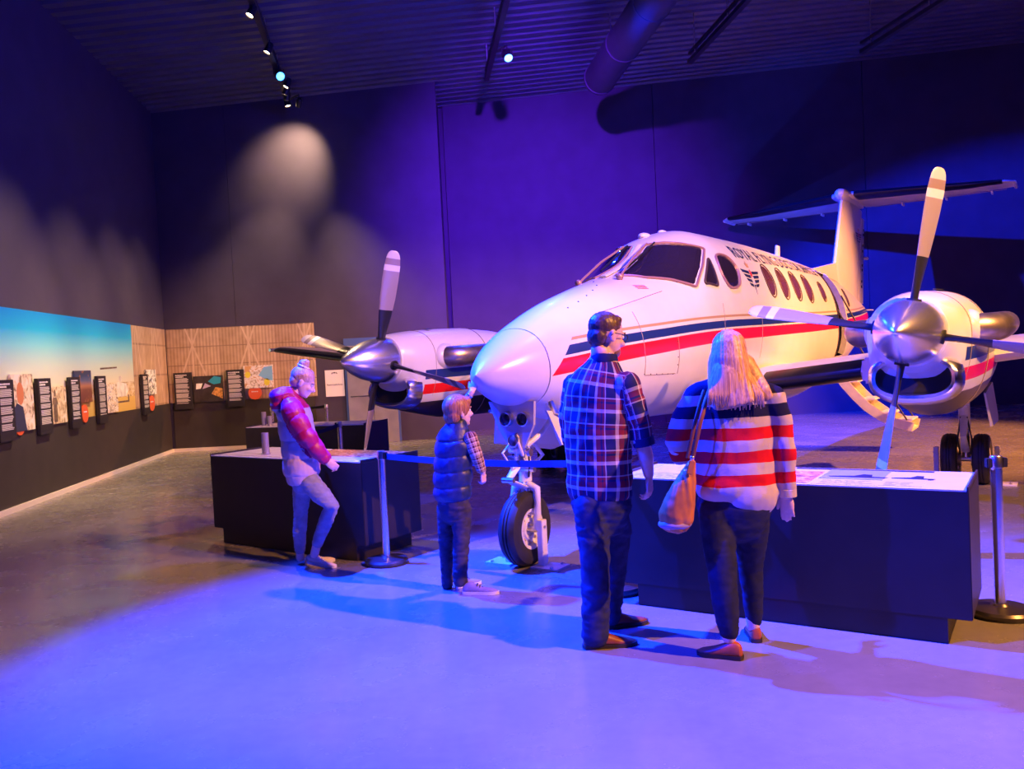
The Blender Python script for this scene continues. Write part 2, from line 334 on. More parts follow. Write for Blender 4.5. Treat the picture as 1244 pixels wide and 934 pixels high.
t.base(t.mix(t.math('GREATER_THAN', t.noise(10, 3), 0.62), t.ramp(z, [(0.0, (0.16, 0.05, 0.03)), (0.2, (0.2, 0.07, 0.05)), (0.26, (0.45, 0.2, 0.1)), (0.34, (0.1, 0.13, 0.25)), (0.42, (0.03, 0.06, 0.16)), (0.5, (0.05, 0.05, 0.07))]), (0.3, 0.12, 0.05))).set(Roughness=0.5)
for Y, z0, w, h, mt, lb, shp in ph:
    l, r = frame_left(Y, z0); photo_at(l, r, w, h, mt or t.m, lb, shp)
for Y, z0, w, h, lb in ((10.86, 1.10, 0.30, 0.30, 'orange oval tag below the photo of the man in a suit'), (13.06, 1.10, 0.26, 0.28, 'orange oval tag below the sunset photograph'), (16.46, 1.1, 0.36, 0.3, 'orange oval tag below the white sketch board')):
    l, r = frame_left(Y, z0); oval_at(l, r, w, h, lb)
board_at((-6.92, YB - 0.024, 0.895), 0, 0.38, 0.775, 'black text board on back wall nearest the room corner', 6, 'black text boards')
board_at((-5.815, YB - 0.024, 0.9), 0, 0.37, 0.78, 'black text board on back wall beside the orange round tag', 7, 'black text boards')
blu = mat('print_teal', (0.02, 0.32, 0.45), 0.5); yel = mat('print_yellow', (0.70, 0.66, 0.05), 0.5); org = mat('print_ochre', (0.5, 0.25, 0.06), 0.5, 0, 0.6, 25)
photo_at((-6.40, YB - 0.024, 1.03), 0, 0.62, 0.55, mat('photo_dark', (0.03, 0.022, 0.02), 0.5, 0, 0.5, 8), 'dark photo board with teal shape on back wall',
         (('print_sky', blu, [(0.0, .78), (.22, .98), (.45, .92), (.42, .7), (.2, .66)]), ('print_hand', M['prwhite'], [(-.42, .5), (-.25, .52), (-.18, .72), (-.4, .72)]), ('print_cloth', mat('print_lilac', (0.5, 0.42, 0.6), 0.5), [(-.2, .5), (.1, .6), (-.1, .72)]), ('print_ground', org, [(.1, .3), (.48, .1), (.48, .5), (.25, .55)])))
photo_at((-5.33, YB - 0.024, 1.27), 0, 0.62, 0.48, photo_mat('photo_rescue', [(0.36, (0.35, 0.28, 0.2)), (0.5, (0.82, 0.8, 0.78)), (0.62, (0.5, 0.3, 0.14))], 8), 'bright photo board of rescue crew against blue sky on back wall',
         (('print_sky', mat('print_blue', (0.2, 0.48, 0.72), 0.5), [(0.0, .55), (.2, .9), (.48, .95), (.48, .3), (.3, .35)]), ('print_jacket', yel, circ(.28, .25, .1, .16)), ('print_jacket', yel, circ(-.36, .6, .1, .14)), ('print_sand', mat('print_sand', (0.6, 0.36, 0.15), 0.5), [(-.45, .98), (-.2, .98), (-.3, .78), (-.45, .7)])))
oval_at((-5.425, YB - 0.024, 1.17), 0, 0.28, 0.28, 'orange round tag below the rescue crew photograph')
# ---------------------------------------------------------------- ceiling fittings
def track(a, b, label):
    a = Vector(a); b = Vector(b); o = thing('lighting_track', label, 'track', a, 0, 'ceiling lighting tracks'); d = b - a; n = d.normalized(); s = n.cross(Vector((0, 0, 1)))
    q = n.to_track_quat('Y', 'Z').to_matrix()
    MB().box(d / 2, (0.09, d.length, 0.07), q).build('rail', M['black'], o)
    MB().box(d / 2 + Vector((0, 0, 0.16)), (0.05, d.length, 0.05), q).build('tray', M['black'], o)
    k = 0.3
    while k < d.length:
        MB().cyl(n * k, n * k + Vector((0, 0, zc_at((a + n * k).x) - a.z)), 0.01, 6).build('hanger', M['steel'], o); k += 1.6
    return o
track((-4.25, 17.3, 7.0), (-2.3, 4.5, 7.0), 'black lighting track at the left with warm lamps and one blue lamp')
track((-0.2, 16.3, 7.0), (0.75, 8.0, 7.0), 'black lighting track with a single blue lamp left of the round duct')
track((3.62, 15.9, 7.0), (4.5, 8.5, 7.0), 'black lighting track just right of the round duct')
track((6.8, 15.8, 7.0), (7.9, 9.5, 7.0), 'silver edged lighting track farthest right on the ceiling')
du = thing('air_duct', 'large round dark duct hanging under the corrugated ceiling', 'duct', (1.95, 16.2, 6.86))
dv = Vector((1.7, -13.5, 0)); dn = dv.normalized()
M['duct'] = mat('dark_duct_metal', (0.06, 0.055, 0.075), 0.45, 0.3, 0.15, 3)
MB().tube([(0, 0, 0), dv], 0.30, 28).build('pipe', M['duct'], du, 'auto')
for k in range(8): MB().tube([dn * (0.04 + 1.7 * k), dn * (0.1 + 1.7 * k)], 0.312, 28).build('joint_band', M['duct'], du, 'auto')
for k in range(4): MB().cyl(dn * (1 + 3 * k) + Vector((0, 0, 0.29)), dn * (1 + 3 * k) + Vector((0, 0, zc_at(1.95 + dn.x * (1 + 3 * k)) - 6.86)), 0.012, 6).build('hanger', M['steel'], du)
def lamp(loc, aim, col, strength, label, big=False, watts=0, angle=45, group=None, blend=0.8, arm=None):
    loc = Vector(loc); d = (Vector(aim) - loc).normalized(); o = thing('track_lamp', label, 'lamp', loc, 0, group)
    r = 0.085 if big else 0.06; L = 0.24 if big else 0.18; up = Vector((0, 0, 7.0 - loc.z - 0.035))
    MB().lathe([(r * 0.6, -L), (r * 0.9, -L * 0.85), (r, -L * 0.3), (r, 0.0), (r * 0.9, 0.0), (r * 0.86, -0.02), (0, -0.02)], (0, 0, 0), d, 18).build('housing', M['black'], o, 'auto')
    MB().lathe([(r * 0.84, -0.016), (0, -0.016)], (0, 0, 0), d, 18).build('lens', mat('lamp_lens', (0.9, 0.9, 0.9), 0.3, emit=(*col, strength)), o)
    c = -d * L * 0.5; s = d.cross(Vector((0, 0, 1))).normalized()
    for q in (-1, 1): MB().box(c + s * q * (r + 0.008) + up * 0.3, (0.012, 0.03, up.z * 0.62), s.to_track_quat('X', 'Z').to_matrix()).build('yoke', M['black'], o)
    MB().cyl(c + up * 0.58, c + up, 0.014, 8).build('stem', M['black'], o); MB().box(c + up * 0.6, (2 * r + 0.04, 0.03, 0.012), s.to_track_quat('X', 'Z').to_matrix()).build('yoke_bridge', M['black'], o)
    if arm: MB().tube([c + up, Vector((arm[0] - loc.x, arm[1] - loc.y, 7.0 - loc.z))], 0.018, 8).build('side_arm', M['black'], o)
    if watts: spot('amber_light', loc + d * 0.03, aim, col, watts, angle, blend, 0.05)
    return o
def pt(x, y, z):
    d = AX_F + AX_R * ((x - 622) / F_PX) - AX_U * ((y - 467) / F_PX); return Vector((0, 0, CAM_H)) + d * ((z - CAM_H) / d.z)
wg = AMBER
lamp(pt(303, 19, 6.82), (-6.2, 10.6, 1.15), wg, 30, 'uppermost warm lamp on the left lighting track', watts=2100, angle=50, blend=1.0)
lamp(pt(324, 64, 6.82), (-6.5, 12.9, 1.15), wg, 30, 'second warm lamp down the left lighting track', watts=1700, angle=50, blend=1.0)
lamp(pt(341, 93, 6.80), (0.5, 8.5, 2.0), (0.03, 0.22, 1.0), 7, 'glowing blue lamp on the left lighting track', True)
for i, (x, y, aim, lb) in enumerate(((347, 106, (-6.8, 14.9, 1.2), 'small warm lamp just below the blue lamp'), (346, 115, (-6.95, 16.7, 1.3), 'upper lamp of the warm cluster below the blue lamp'), (348, 122, (-5.8, 17.7, 1.3), 'middle lamp of the warm cluster below the blue lamp'), (350, 129, (-2.2, 16.9, 0.0), 'lowest lamp of the warm cluster near the wall'))):
    lamp(pt(x, y, 6.86), aim, wg, 22, lb, watts=(1000, 800, 900, 1900)[i], angle=50)
lamp(pt(363, 129, 6.82), (-4.35, 17.8, 6.02), wg, 22, 'warm lamp right of the cluster lighting the wall circle', watts=600, angle=78, blend=1.0, arm=(-4.2, 16.97))
lamp(pt(618, 71, 6.80), (2.0, 9.0, 0.5), (0.03, 0.22, 1.0), 6, 'blue lamp on the middle lighting track left of the duct', True, arm=(-0.04, 14.95))
spot('amber_light', (-3.5, 11.6, 6.85), (-2.1, 8.0, 0.8), AMBER, 900, 26, 0.8)  # extra unseen spot added to warm the near display case top
# ---------------------------------------------------------------- display cases
t = NT('map_print'); f = t.noise(9, 5, 0.6)
t.base(t.ramp(f, [(0.3, (0.62, 0.50, 0.36)), (0.5, (0.82, 0.74, 0.62)), (0.7, (0.78, 0.60, 0.44))])).set(Roughness=0.3); M['map'] = t.m
M['panelwhite'] = mat('white_print_panel', (0.80, 0.78, 0.76), 0.25, 0, 0.04, 6); M['photo_or'] = photo_mat('photo_desert', [(0.35, (0.25, 0.05, 0.02)), (0.5, (0.75, 0.25, 0.08)), (0.65, (0.85, 0.6, 0.4))], 14)
def case(FL, FR, depth, h, label, panels):
    FL = Vector((*FL, 0)); FR = Vector((*FR, 0)); w = (FR - FL).length; rz = math.atan2(FR.y - FL.y, FR.x - FL.x)
    o = thing('display_case', label, 'display case', FL, rz)                     # local x along the front, y to the back
    MB().box((w / 2, depth / 2, (h + 0.14) / 2), (w, depth, h - 0.14), None, 0.004).build('body', M['cabinet'], o)
    MB().box((w / 2, depth / 2, 0.0705), (w - 0.24, depth - 0.03, 0.139)).build('plinth', M['cabinet'], o)
    MB().box((w / 2, depth / 2, h + 0.004), (w - 0.004, depth - 0.004, 0.008)).build('top_sheet', M['panelwhite'], o)
    for nm, x0, x1, y0, y1, mt in panels:
        MB().box(((x0 + x1) / 2, (y0 + y1) / 2, h + 0.0095), (x1 - x0, y1 - y0, 0.003)).build(nm, mt, o)
    for x in (0.006, w - 0.006): MB().box((x, depth / 2, h + 0.012), (0.01, depth, 0.024)).build('edge_strip', M['cabinet'], o)
    return o, w
h1 = 0.83
c1, w1 = case((-2.95, 8.1), (-1.275, 6.9), 0.70, h1, 'dark display case with printed top beside the girl in the magenta jacket',
    (('map_panel', 0.05, 0.95, 0.08, 0.7, M['map']), ('map_panel', 1.0, 1.95, 0.28, 0.7, M['photo_or']), ('text_panel', 1.0, 1.95, 0.04, 0.25, M['panelwhite'])))
c2, w2 = case((0.64, 5.44), (2.345, 4.345), 0.67, 0.82, 'dark display case in front of the woman and man at right',
    (('text_panel', 0.04, 0.98, 0.03, 0.2, M['panelwhite']), ('photo_panel', 1.0, 1.2, 0.05, 0.5, M['photo_or']), ('map_panel', 0.1, 0.98, 0.22, 0.6, M['map']), ('text_panel', 1.22, 1.58, 0.03, 0.2, M['panelwhite']), ('photo_panel', 1.58, 1.8, 0.05, 0.5, M['panelwhite']), ('photo_panel', 1.22, 1.57, 0.24, 0.6, mat('print_pale_blue', (0.35, 0.42, 0.6), 0.3)), ('photo_strip', 1.0, 1.8, 0.605, 0.64, M['cabinet'])))
m = MB()
for x, s in ((1.42, 1.0), (1.72, 0.7)):
    m.prism([(x - .16 * s, 0.33, 0.8315), (x - .02 * s, 0.36, 0.8315), (x + .02 * s, 0.43, 0.8315), (x + .07 * s, 0.42, 0.8315), (x + .08 * s, 0.34, 0.8315), (x + .17 * s, 0.33, 0.8315), (x + .15 * s, 0.30, 0.8315), (x - .15 * s, 0.305, 0.8315)], (0, 0, 0.001))
m.build('printed_silhouette', M['ink'], c2)
m = MB(); random.seed(4)
for x0, x1 in ((0.08, 0.9), (1.26, 1.54), (1.6, 1.78)):
    for r in range(5):
        x = x0
        while x < x1 - 0.05:
            ww = random.uniform(0.03, 0.07); m.box((x + ww / 2, 0.06 + 0.028 * r, 0.8313), (ww, 0.008, 0.001)); x += ww + 0.02
m.build('printed_text', mat('grey_print', (0.35, 0.33, 0.32), 0.5), c2)
c3, w3 = case((-3.86, 12.05), (-2.05, 11.5), 0.75, 0.82, 'dark display case farther back behind the girl, near the back wall', (('map_panel', 0.05, 0.9, 0.08, 0.7, M['map']), ('map_panel', 0.95, 1.8, 0.08, 0.7, M['map'])))
M['acrylic'] = mat('frosted_acrylic', (0.55, 0.5, 0.62), 0.15, 0.2); M['acrylic'].node_tree.nodes['Principled BSDF'].inputs['Transmission Weight'].default_value = 0.45
def tubeholder(x, y, z, h, label):
    o = thing('acrylic_tube', label, 'tube', pt(x, y, z)); r = 0.035
    MB().lathe([(r, 0.006), (r, h), (r - .006, h), (r - .006, 0.006)], (0, 0, 0), (0, 0, 1), 18).build('tube', M['acrylic'], o, 'auto'); MB().cyl((0, 0, 0), (0, 0, 0.006), r + 0.012).build('base', M['steel'], o)
tubeholder(323, 551, h1 + 0.012, 0.2, 'clear acrylic tube standing on the display case left of the girl')
tubeholder(321, 517, 0.832, 0.20, 'left acrylic tube standing on the far display case')
tubeholder(328, 517, 0.832, 0.14, 'shorter right acrylic tube standing on the far display case')
# ---------------------------------------------------------------- barrier posts and belts
M['belt'] = mat('blue_webbing', (0.02, 0.09, 0.32), 0.6, 0, 0.1, 40, 0.2, 300)
def barrier(loc, label, h=0.93, clips=(0,)):
    o = thing('barrier_post', label, 'barrier post', (loc[0], loc[1], 0), 0, 'chrome barrier posts')
    MB().lathe([(0, 0.012), (0.175, 0.012), (0.178, 0.03), (0.165, 0.045), (0.05, 0.058), (0.04, 0.07), (0, 0.07)], (0, 0, 0), (0, 0, 1), 36).build('base', mat('base_metal', (0.10, 0.09, 0.09), 0.35, 0.8), o, 'auto')
    MB().lathe([(0, 0), (0.176, 0), (0.176, 0.014), (0, 0.014)], (0, 0, 0), (0, 0, 1), 36).build('rubber_ring', M['rubber'], o)
    MB().cyl((0, 0, 0.06), (0, 0, h - 0.07), 0.031, 24).build('post', M['chrome'], o, 'auto')
    MB().lathe([(0.031, h - 0.07), (0.034, h - 0.068), (0.034, h - 0.006), (0.03, h), (0, h)], (0, 0, 0), (0, 0, 1), 24).build('cap', M['steel'], o, 'auto')
    for a in clips: MB().box((0.045 * math.cos(a), 0.045 * math.sin(a), h - 0.04), (0.03, 0.035, 0.055), Matrix.Rotation(a, 3, 'Z'), 0.004).build('belt_clip', M['black'], o)
    return o
def belt(a, b, z0, z1, label, sag=0.03):
    a = Vector((a[0], a[1], z0)); b = Vector((b[0], b[1], z1)); o = thing('barrier_belt', label, 'belt', a, 0); m = MB(); R = []
    n = (b - a).cross(Vector((0, 0, 1))).normalized() * 0.0012; d = (b - a).normalized() * 0.036
    for i in range(13):
        t_ = i / 12; p = (a + d).lerp(b - d, t_) - a; p.z -= sag * 4 * t_ * (1 - t_); R.append([p + n + Vector((0, 0, -.024)), p + n + Vector((0, 0, .024)), p - n + Vector((0, 0, .024)), p - n + Vector((0, 0, -.024))])
    m.rings(R); m.build('webbing', M['belt'], o); return o
S1 = (-1.10, 6.86); S2 = (0.65, 5.72); S3 = (2.78, 4.85)
barrier(S1, 'chrome barrier post between the girl and the boy', clips=(math.atan2(S2[1] - S1[1], S2[0] - S1[0]),))
barrier(S2, 'chrome barrier post half hidden behind the man at the display case end', clips=(math.atan2(S1[1] - S2[1], S1[0] - S2[0]),))
barrier(S3, 'chrome barrier post at the right edge beside the display case', clips=(PI, 0))
belt(S1, S2, 0.885, 0.885, 'blue retractable belt running behind the boy to the man')
def gpost(x, ytop, h): return pt(x, ytop, h)
q1 = gpost(412, 512, 0.93); q2 = gpost(396, 491, 0.93); q3 = Vector((-2.75, 10.6, 0.93)); q4 = Vector((-5.1, 15.1, 0.93))
barrier(q1, 'chrome barrier post with dark belt just behind the near display case', clips=(PI * .9,))
barrier(q2, 'chrome barrier post farthest back, beyond the far display case', clips=(PI,))
M['belt2'] = mat('dark_webbing', (0.012, 0.012, 0.03), 0.6)
o = belt(q1, pt(352, 528, 0.88), 0.885, 0.87, 'dark belt running left behind the girl from the near rear post'); o.children[0].data.materials[0] = M['belt2']
o = belt(q2, pt(330, 495, 0.88), 0.885, 0.885, 'dark belt running left from the farthest post'); o.children[0].data.materials[0] = M['belt2']
pe = pt(352, 528, 0.93); barrier((pe.x, pe.y), 'chrome barrier post hidden behind the girl, holding the near belt end', clips=(0,))
pe = pt(330, 495, 0.93); barrier((pe.x, pe.y), 'chrome barrier post by the dark wall holding the far belt end', clips=(0,))
# ---------------------------------------------------------------- the aircraft (local x = port, y = aft, z = up; origin on the floor under the nose tip)
PA = 0.5879
plane = thing('propeller_aircraft', 'white twin propeller aircraft with red and blue stripes on the hall floor', 'aircraft', (-0.2637, 6.1083, 0), -PA)
def pchip(xk, yk, x):
    n = len(xk); h = [xk[i + 1] - xk[i] for i in range(n - 1)]; d = [(yk[i + 1] - yk[i]) / h[i] for i in range(n - 1)]; mm = [0.0] * n
    for i in range(1, n - 1):
        if d[i - 1] * d[i] > 0:
            w1_ = 2 * h[i] + h[i - 1]; w2_ = h[i] + 2 * h[i - 1]; mm[i] = (w1_ + w2_) / (w1_ / d[i - 1] + w2_ / d[i])
    mm[0] = d[0]; mm[-1] = d[-1]; i = 0
    while i < n - 2 and x > xk[i + 1]: i += 1
    t_ = (x - xk[i]) / h[i]
    return (2 * t_**3 - 3 * t_**2 + 1) * yk[i] + (t_**3 - 2 * t_**2 + t_) * h[i] * mm[i] + (-2 * t_**3 + 3 * t_**2) * yk[i + 1] + (t_**3 - t_**2) * h[i] * mm[i + 1]
UK = [0, .06, .2, .45, .8, 1.2, 1.7, 2.2, 2.6, 3.1, 3.8, 5.5, 8.4, 9.6, 11, 12.5, 13.7, 14.0]
FW = [0, .085, .18, .30, .41, .51, .595, .655, .692, .72, .732, .735, .735, .66, .50, .30, .13, .03]
FT = [1.52, 1.585, 1.69, 1.83, 1.97, 2.107, 2.242, 2.367, 2.51, 2.80, 2.93, 2.945, 2.87, 2.80, 2.68, 2.5, 2.3, 2.15]
FB = [1.52, 1.43, 1.36, 1.26, 1.164, 1.08, 1.03, 1.0, .985, .97, .95, .95, .97, 1.1, 1.35, 1.65, 1.95, 2.1]
EE = 2 / 2.15
def sec(u): 
    t_, b_ = pchip(UK, FT, u), pchip(UK, FB, u); return pchip(UK, FW, u), t_, b_, b_ + (t_ - b_) * .46
def S(u, th, side=1, off=0.0):
    def f(u, th):
        w, t_, b_, zc = sec(u); c, s = math.cos(th), math.sin(th)
        return Vector((w * math.copysign(abs(c)**EE, c), u, zc + ((t_ - zc) if s > 0 else (zc - b_)) * math.copysign(abs(s)**EE, s)))
    p = f(u, th)
    if off:
        n = (f(u, th + 0.01) - f(u, th - 0.01)).cross(f(u + 0.01, th) - f(u - 0.01, th)).normalized()
        c = Vector((0, u, sec(u)[3]))
        if n.dot(p - c) < 0: n = -n
        p = p + n * off
    return Vector((p.x * side, p.y, p.z))
def theta(u, z):
    w, t_, b_, zc = sec(u); H = (t_ - zc) if z > zc else (zc - b_); q = max(-1, min(1, (z - zc) / H)); return math.asin(math.copysign(abs(q)**(1 / EE), q))
# striped paint
t = NT('striped_white_paint'); x_, y_, z_ = t.xyz()
def fcurve(t, inp, pts, span):
    nd = t.n('ShaderNodeFloatCurve'); cu = nd.mapping.curves[0]; ps = cu.points
    while len(ps) > 2: ps.remove(ps[1])
    for i, (a, b) in enumerate(pts):
        if i == 0: p = ps[0]; p.location = (a / span, b)
        elif i == len(pts) - 1: p = ps[len(ps) - 1]; p.location = (a / span, b)
        else: ps.new(a / span, b)
    nd.mapping.update(); t.l(t.math('DIVIDE', inp, span), nd.inputs['Value']); return nd.outputs[0]
Lo = t.math('ADD', fcurve(t, y_, [(0, .44), (.52, .48), (1.2, .555), (1.88, .61), (3.04, .685), (5.0, .745), (7.2, .805), (9, .87), (10.8, .95), (14, 1.12)], 14.0), 1.0)
dz = t.math('DIVIDE', t.math('SUBTRACT', z_, Lo), 0.4)
W_ = (0.66, 0.63, 0.58); R_ = (0.72, 0.008, 0.012); B_ = (0.012, 0.03, 0.16); T_ = (0.42, 0.27, 0.13)
cc = t.ramp(dz, [(0.0, R_), (0.29, W_), (0.34, B_), (0.52, W_), (0.60, T_), (0.66, W_)], 'CONSTANT')
ok = t.math('MULTIPLY', t.math('GREATER_THAN', dz, 0.0), t.math('GREATER_THAN', y_, t.math('MULTIPLY_ADD', z_, 0.95, -0.87)))
wn = t.ramp(t.noise(3, 5, 0.6), [(0.3, (0.63, 0.60, 0.55)), (0.7, (0.69, 0.66, 0.61))])
isw = t.math('MULTIPLY', ok, t.math('LESS_THAN', dz, 0.66))
t.base(t.mix(isw, wn, cc)).set(Roughness=0.3); t.b.inputs['Coat Weight'].default_value = 0.25; M['stripes'] = t.m
# fuselage with an open door cut on the port side
NR = 72; DU0, DU1 = 8.22, 8.82; DT0, DT1 = math.radians(-27), math.radians(57)
us = [0.525, .6, .7, .8, .9, 1.0] + [1.0 + .1 * k for k in range(1, 29)] + [3.8 + .2 * k for k in range(1, 23)] + [8.22, 8.34, 8.46, 8.58, 8.7, 8.82] + [9 + .2 * k for k in range(0, 25)] + [13.9, 14.0]
us = sorted(set(round(u, 3) for u in us if not (8.22 < u < 8.82 and u not in (8.34, 8.46, 8.58, 8.7))))
ths = sorted([2 * PI * k / NR - PI for k in range(NR)] + [DT0, DT1])
bm = bmesh.new(); G = [[bm.verts.new(S(u, th)) for th in ths] for u in us]; n = len(ths)
for i in range(len(us) - 1):
    for k in range(n):
        th0 = ths[k]; th1 = ths[(k + 1) % n]
        if DU0 - .001 <= us[i] and us[i + 1] <= DU1 + .001 and th0 >= DT0 - 1e-4 and th1 <= DT1 + 1e-4 and th1 > th0: continue
        bm.faces.new((G[i][k], G[i][(k + 1) % n], G[i + 1][(k + 1) % n], G[i + 1][k]))
bm.faces.new(G[0]); bm.faces.new(G[-1])
mb = MB(); mb.bm.free(); mb.bm = bm; fus = mb.build('fuselage', M['stripes'], plane, 'auto')
m = MB(); rs = []
for u in (0.0, .004, .015, .03, .05, .08, .12, .16, .2, .26, .32, .38, .45, .515): rs.append([S(max(u, .0005), 2 * PI * k / 48) for k in range(48)])
rs.append([S(.517, 2 * PI * k / 48, 1, -0.012) for k in range(48)]); m.rings(rs)
M['radome'] = mat('radome_paint', (0.62, 0.58, 0.60), 0.28, 0, 0.03, 4); m.build('radome', M['radome'], plane, 'auto')
m = MB(); m.rings([[S(.51, 2 * PI * k / 48, 1, -0.006) for k in range(48)], [S(.53, 2 * PI * k / 48, 1, -0.006) for k in range(48)]], caps=False); m.build('radome_seam', M['black'], plane)
# cabin interior behind the door
m = MB()
for a, b in (((DU0 - .02), (DU0 - .02)), ((DU1 + .02), (DU1 + .02))):
    pass
inner = [[S(u, th, 1, -0.07) for th in [DT0 + (DT1 - DT0) * k / 10 for k in range(11)]] for u in (DU0, DU1)]
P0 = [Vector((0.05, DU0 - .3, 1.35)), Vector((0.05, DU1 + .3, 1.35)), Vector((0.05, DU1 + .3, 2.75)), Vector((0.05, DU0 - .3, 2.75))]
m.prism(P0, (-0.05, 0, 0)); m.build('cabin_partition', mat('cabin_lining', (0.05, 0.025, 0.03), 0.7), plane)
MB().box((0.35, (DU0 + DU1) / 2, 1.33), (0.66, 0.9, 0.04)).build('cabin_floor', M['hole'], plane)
def strip(u0, u1, o0, o1, th0=DT0, th1=DT1, nseg=14):
    m = MB(); R = []
    for k in range(nseg + 1):
        th = th0 + (th1 - th0) * k / nseg; R.append([S(u0, th, 1, o0), S(u1, th, 1, o0), S(u1, th, 1, o1), S(u0, th, 1, o1)])
    return m.rings(R)
M['trim_dark'] = mat('door_seal', (0.03, 0.02, 0.025), 0.5)
strip(DU0 - .01, DU0 + .035, -.07, .012).build('door_frame', M['trim_dark'], plane, 'auto'); strip(DU1 - .03, DU1 + .05, -.07, .015).build('door_frame', M['gearwhite'], plane, 'auto')
strip(DU0 + .2, DU0 + .26, -.16, -.12, math.radians(-25), math.radians(12)).build('door_post', M['gearwhite'], plane, 'auto')
MB().box((0.66, 8.42, 1.98), (0.05, 0.2, 0.14), None, 0.02).build('cabin_seat_edge', M['white'], plane)
# patches laid on the skin (panes, emblems)
def roundpoly(P, n=6, r=0.25):
    out = []; N = len(P)
    for i in range(N):
        a, b, c = P[i - 1], P[i], P[(i + 1) % N]; p = [b[j] + (a[j] - b[j]) * r for j in (0, 1)]; q = [b[j] + (c[j] - b[j]) * r for j in (0, 1)]
        for k in range(n + 1):
            s = k / n; out.append(tuple((1 - s)**2 * p[j] + 2 * s * (1 - s) * b[j] + s * s * q[j] for j in (0, 1)))
    return out
def dens(P, step):
    out = []
    for i in range(len(P)):
        a = P[i]; b = P[(i + 1) % len(P)]; L = math.hypot(b[0] - a[0], (b[1] - a[1]) * .8); k = max(1, int(L / step))
        out += [(a[0] + (b[0] - a[0]) * j / k, a[1] + (b[1] - a[1]) * j / k) for j in range(k)]
    return out
def patch(P, side, off, R=7):
    cx = sum(p[0] for p in P) / len(P); cy = sum(p[1] for p in P) / len(P); m = MB(); rings = []
    for k in range(R + 1):
        f = 1 - k / R * 0.98; o = off if k else off - 0.012
        rings.append([S(cx + (a - cx) * (f if k else 1.0), cy + (b - cy) * (f if k else 1.0), side, o) for a, b in P])
    return m.rings(rings)
def rim(P, side, off, r, mat_, name, parent):
    pts = [S(a, b, side, off) for a, b in P]; pts.append(pts[0]); return MB().tube(pts, r, 6, False).build(name, mat_, parent, 'auto')
t = NT('tinted_glass'); t.base((0.018, 0.012, 0.03)).set(Roughness=0.06, IOR=1.5); M['glass'] = t.m
t = NT('cabin_pane'); t.base((0.10, 0.032, 0.045)).set(Roughness=0.12); M['pane'] = t.m
M['rim'] = mat('window_rim', (0.40, 0.22, 0.20), 0.35, 0.3); M['rim2'] = mat('window_seal', (0.05, 0.03, 0.03), 0.5)
rad = math.radians
ws = [(2.13, rad(82)), (2.3, rad(62)), (2.56, rad(48)), (2.83, rad(30.5)), (3.12, rad(38)), (3.44, rad(50)), (3.2, rad(58)), (3.04, rad(66)), (2.94, rad(78)), (2.9, rad(85.5)), (2.5, rad(85))]
for s in (1, -1):
    P = dens(roundpoly(ws, 4, 0.12), .06); w_ = patch(P, s, 0.006).build('windshield', M['glass'], plane, 'auto'); rim(P, s, 0.006, 0.014, M['rim'], 'windshield_frame', w_)
    P = dens(roundpoly([(3.37, rad(43)), (2.99, rad(28)), (3.29, rad(22.5))], 5, 0.14), .05); w_ = patch(P, s, 0.006, 5).build('quarter_window', M['glass'], plane, 'auto'); rim(P, s, 0.006, 0.012, M['rim2'], 'window_seal', w_)
    P = dens(roundpoly([(3.56, rad(44)), (3.92, rad(43.5)), (4.06, rad(34)), (3.93, rad(21)), (3.58, rad(19.5)), (3.47, rad(29))], 5, 0.4), .05); w_ = patch(P, s, 0.006).build('cockpit_side_window', M['glass'], plane, 'auto'); rim(P, s, 0.006, 0.014, M['rim'], 'window_seal', w_)
    for uc, hu, z0, z1 in ((5.1, .17, 2.20, 2.60), (5.66, .17, 2.19, 2.59), (6.24, .17, 2.19, 2.58), (6.84, .17, 2.18, 2.57), (7.63, .12, 2.22, 2.51), (9.45, .10, 2.2, 2.49)):
        P = []
        for k in range(28):
            a = 2 * PI * k / 28; u = uc + hu * math.cos(a); P.append((u, theta(u, (z0 + z1) / 2 + (z1 - z0) / 2 * math.sin(a))))
        w_ = patch(P, s, 0.005, 5).build('cabin_window', M['pane'], plane, 'auto'); rim(P, s, 0.004, 0.008, M['rim2'], 'window_seal', w_)
pp = [S(u, PI / 2, 1, 0.012) for u in (2.08, 2.3, 2.5, 2.7, 2.9)]
MB().tube(pp, [(0.012, 0.04)] * 5, 10, True, (0, 0, 1)).build('centre_post', M['white'], plane, 'auto')
for p0, p1, q0, q1 in (((2.06, 110), (2.86, 99), (2.35, 101), (2.9, 98)), ((2.06, 75), (2.86, 82), (2.36, 80.5), (2.92, 78))):      # wipers
    a = S(p0[0], rad(p0[1]), 1, .02); b = S(p1[0], rad(p1[1]), 1, .05)
    o = MB().tube([a, a.lerp(b, .5) + Vector((0, -.015, .02)), b], .012, 6).build('wiper', M['rim'], plane, 'auto')
    MB().tube([S(q0[0], rad(q0[1]), 1, .03), S(q1[0], rad(q1[1]), 1, .03)], .010, 6).build('wiper_blade', M['black'], o)
    MB().sph(a, 0.035, None, 10).build('wiper_pivot', M['rim'], o, True)
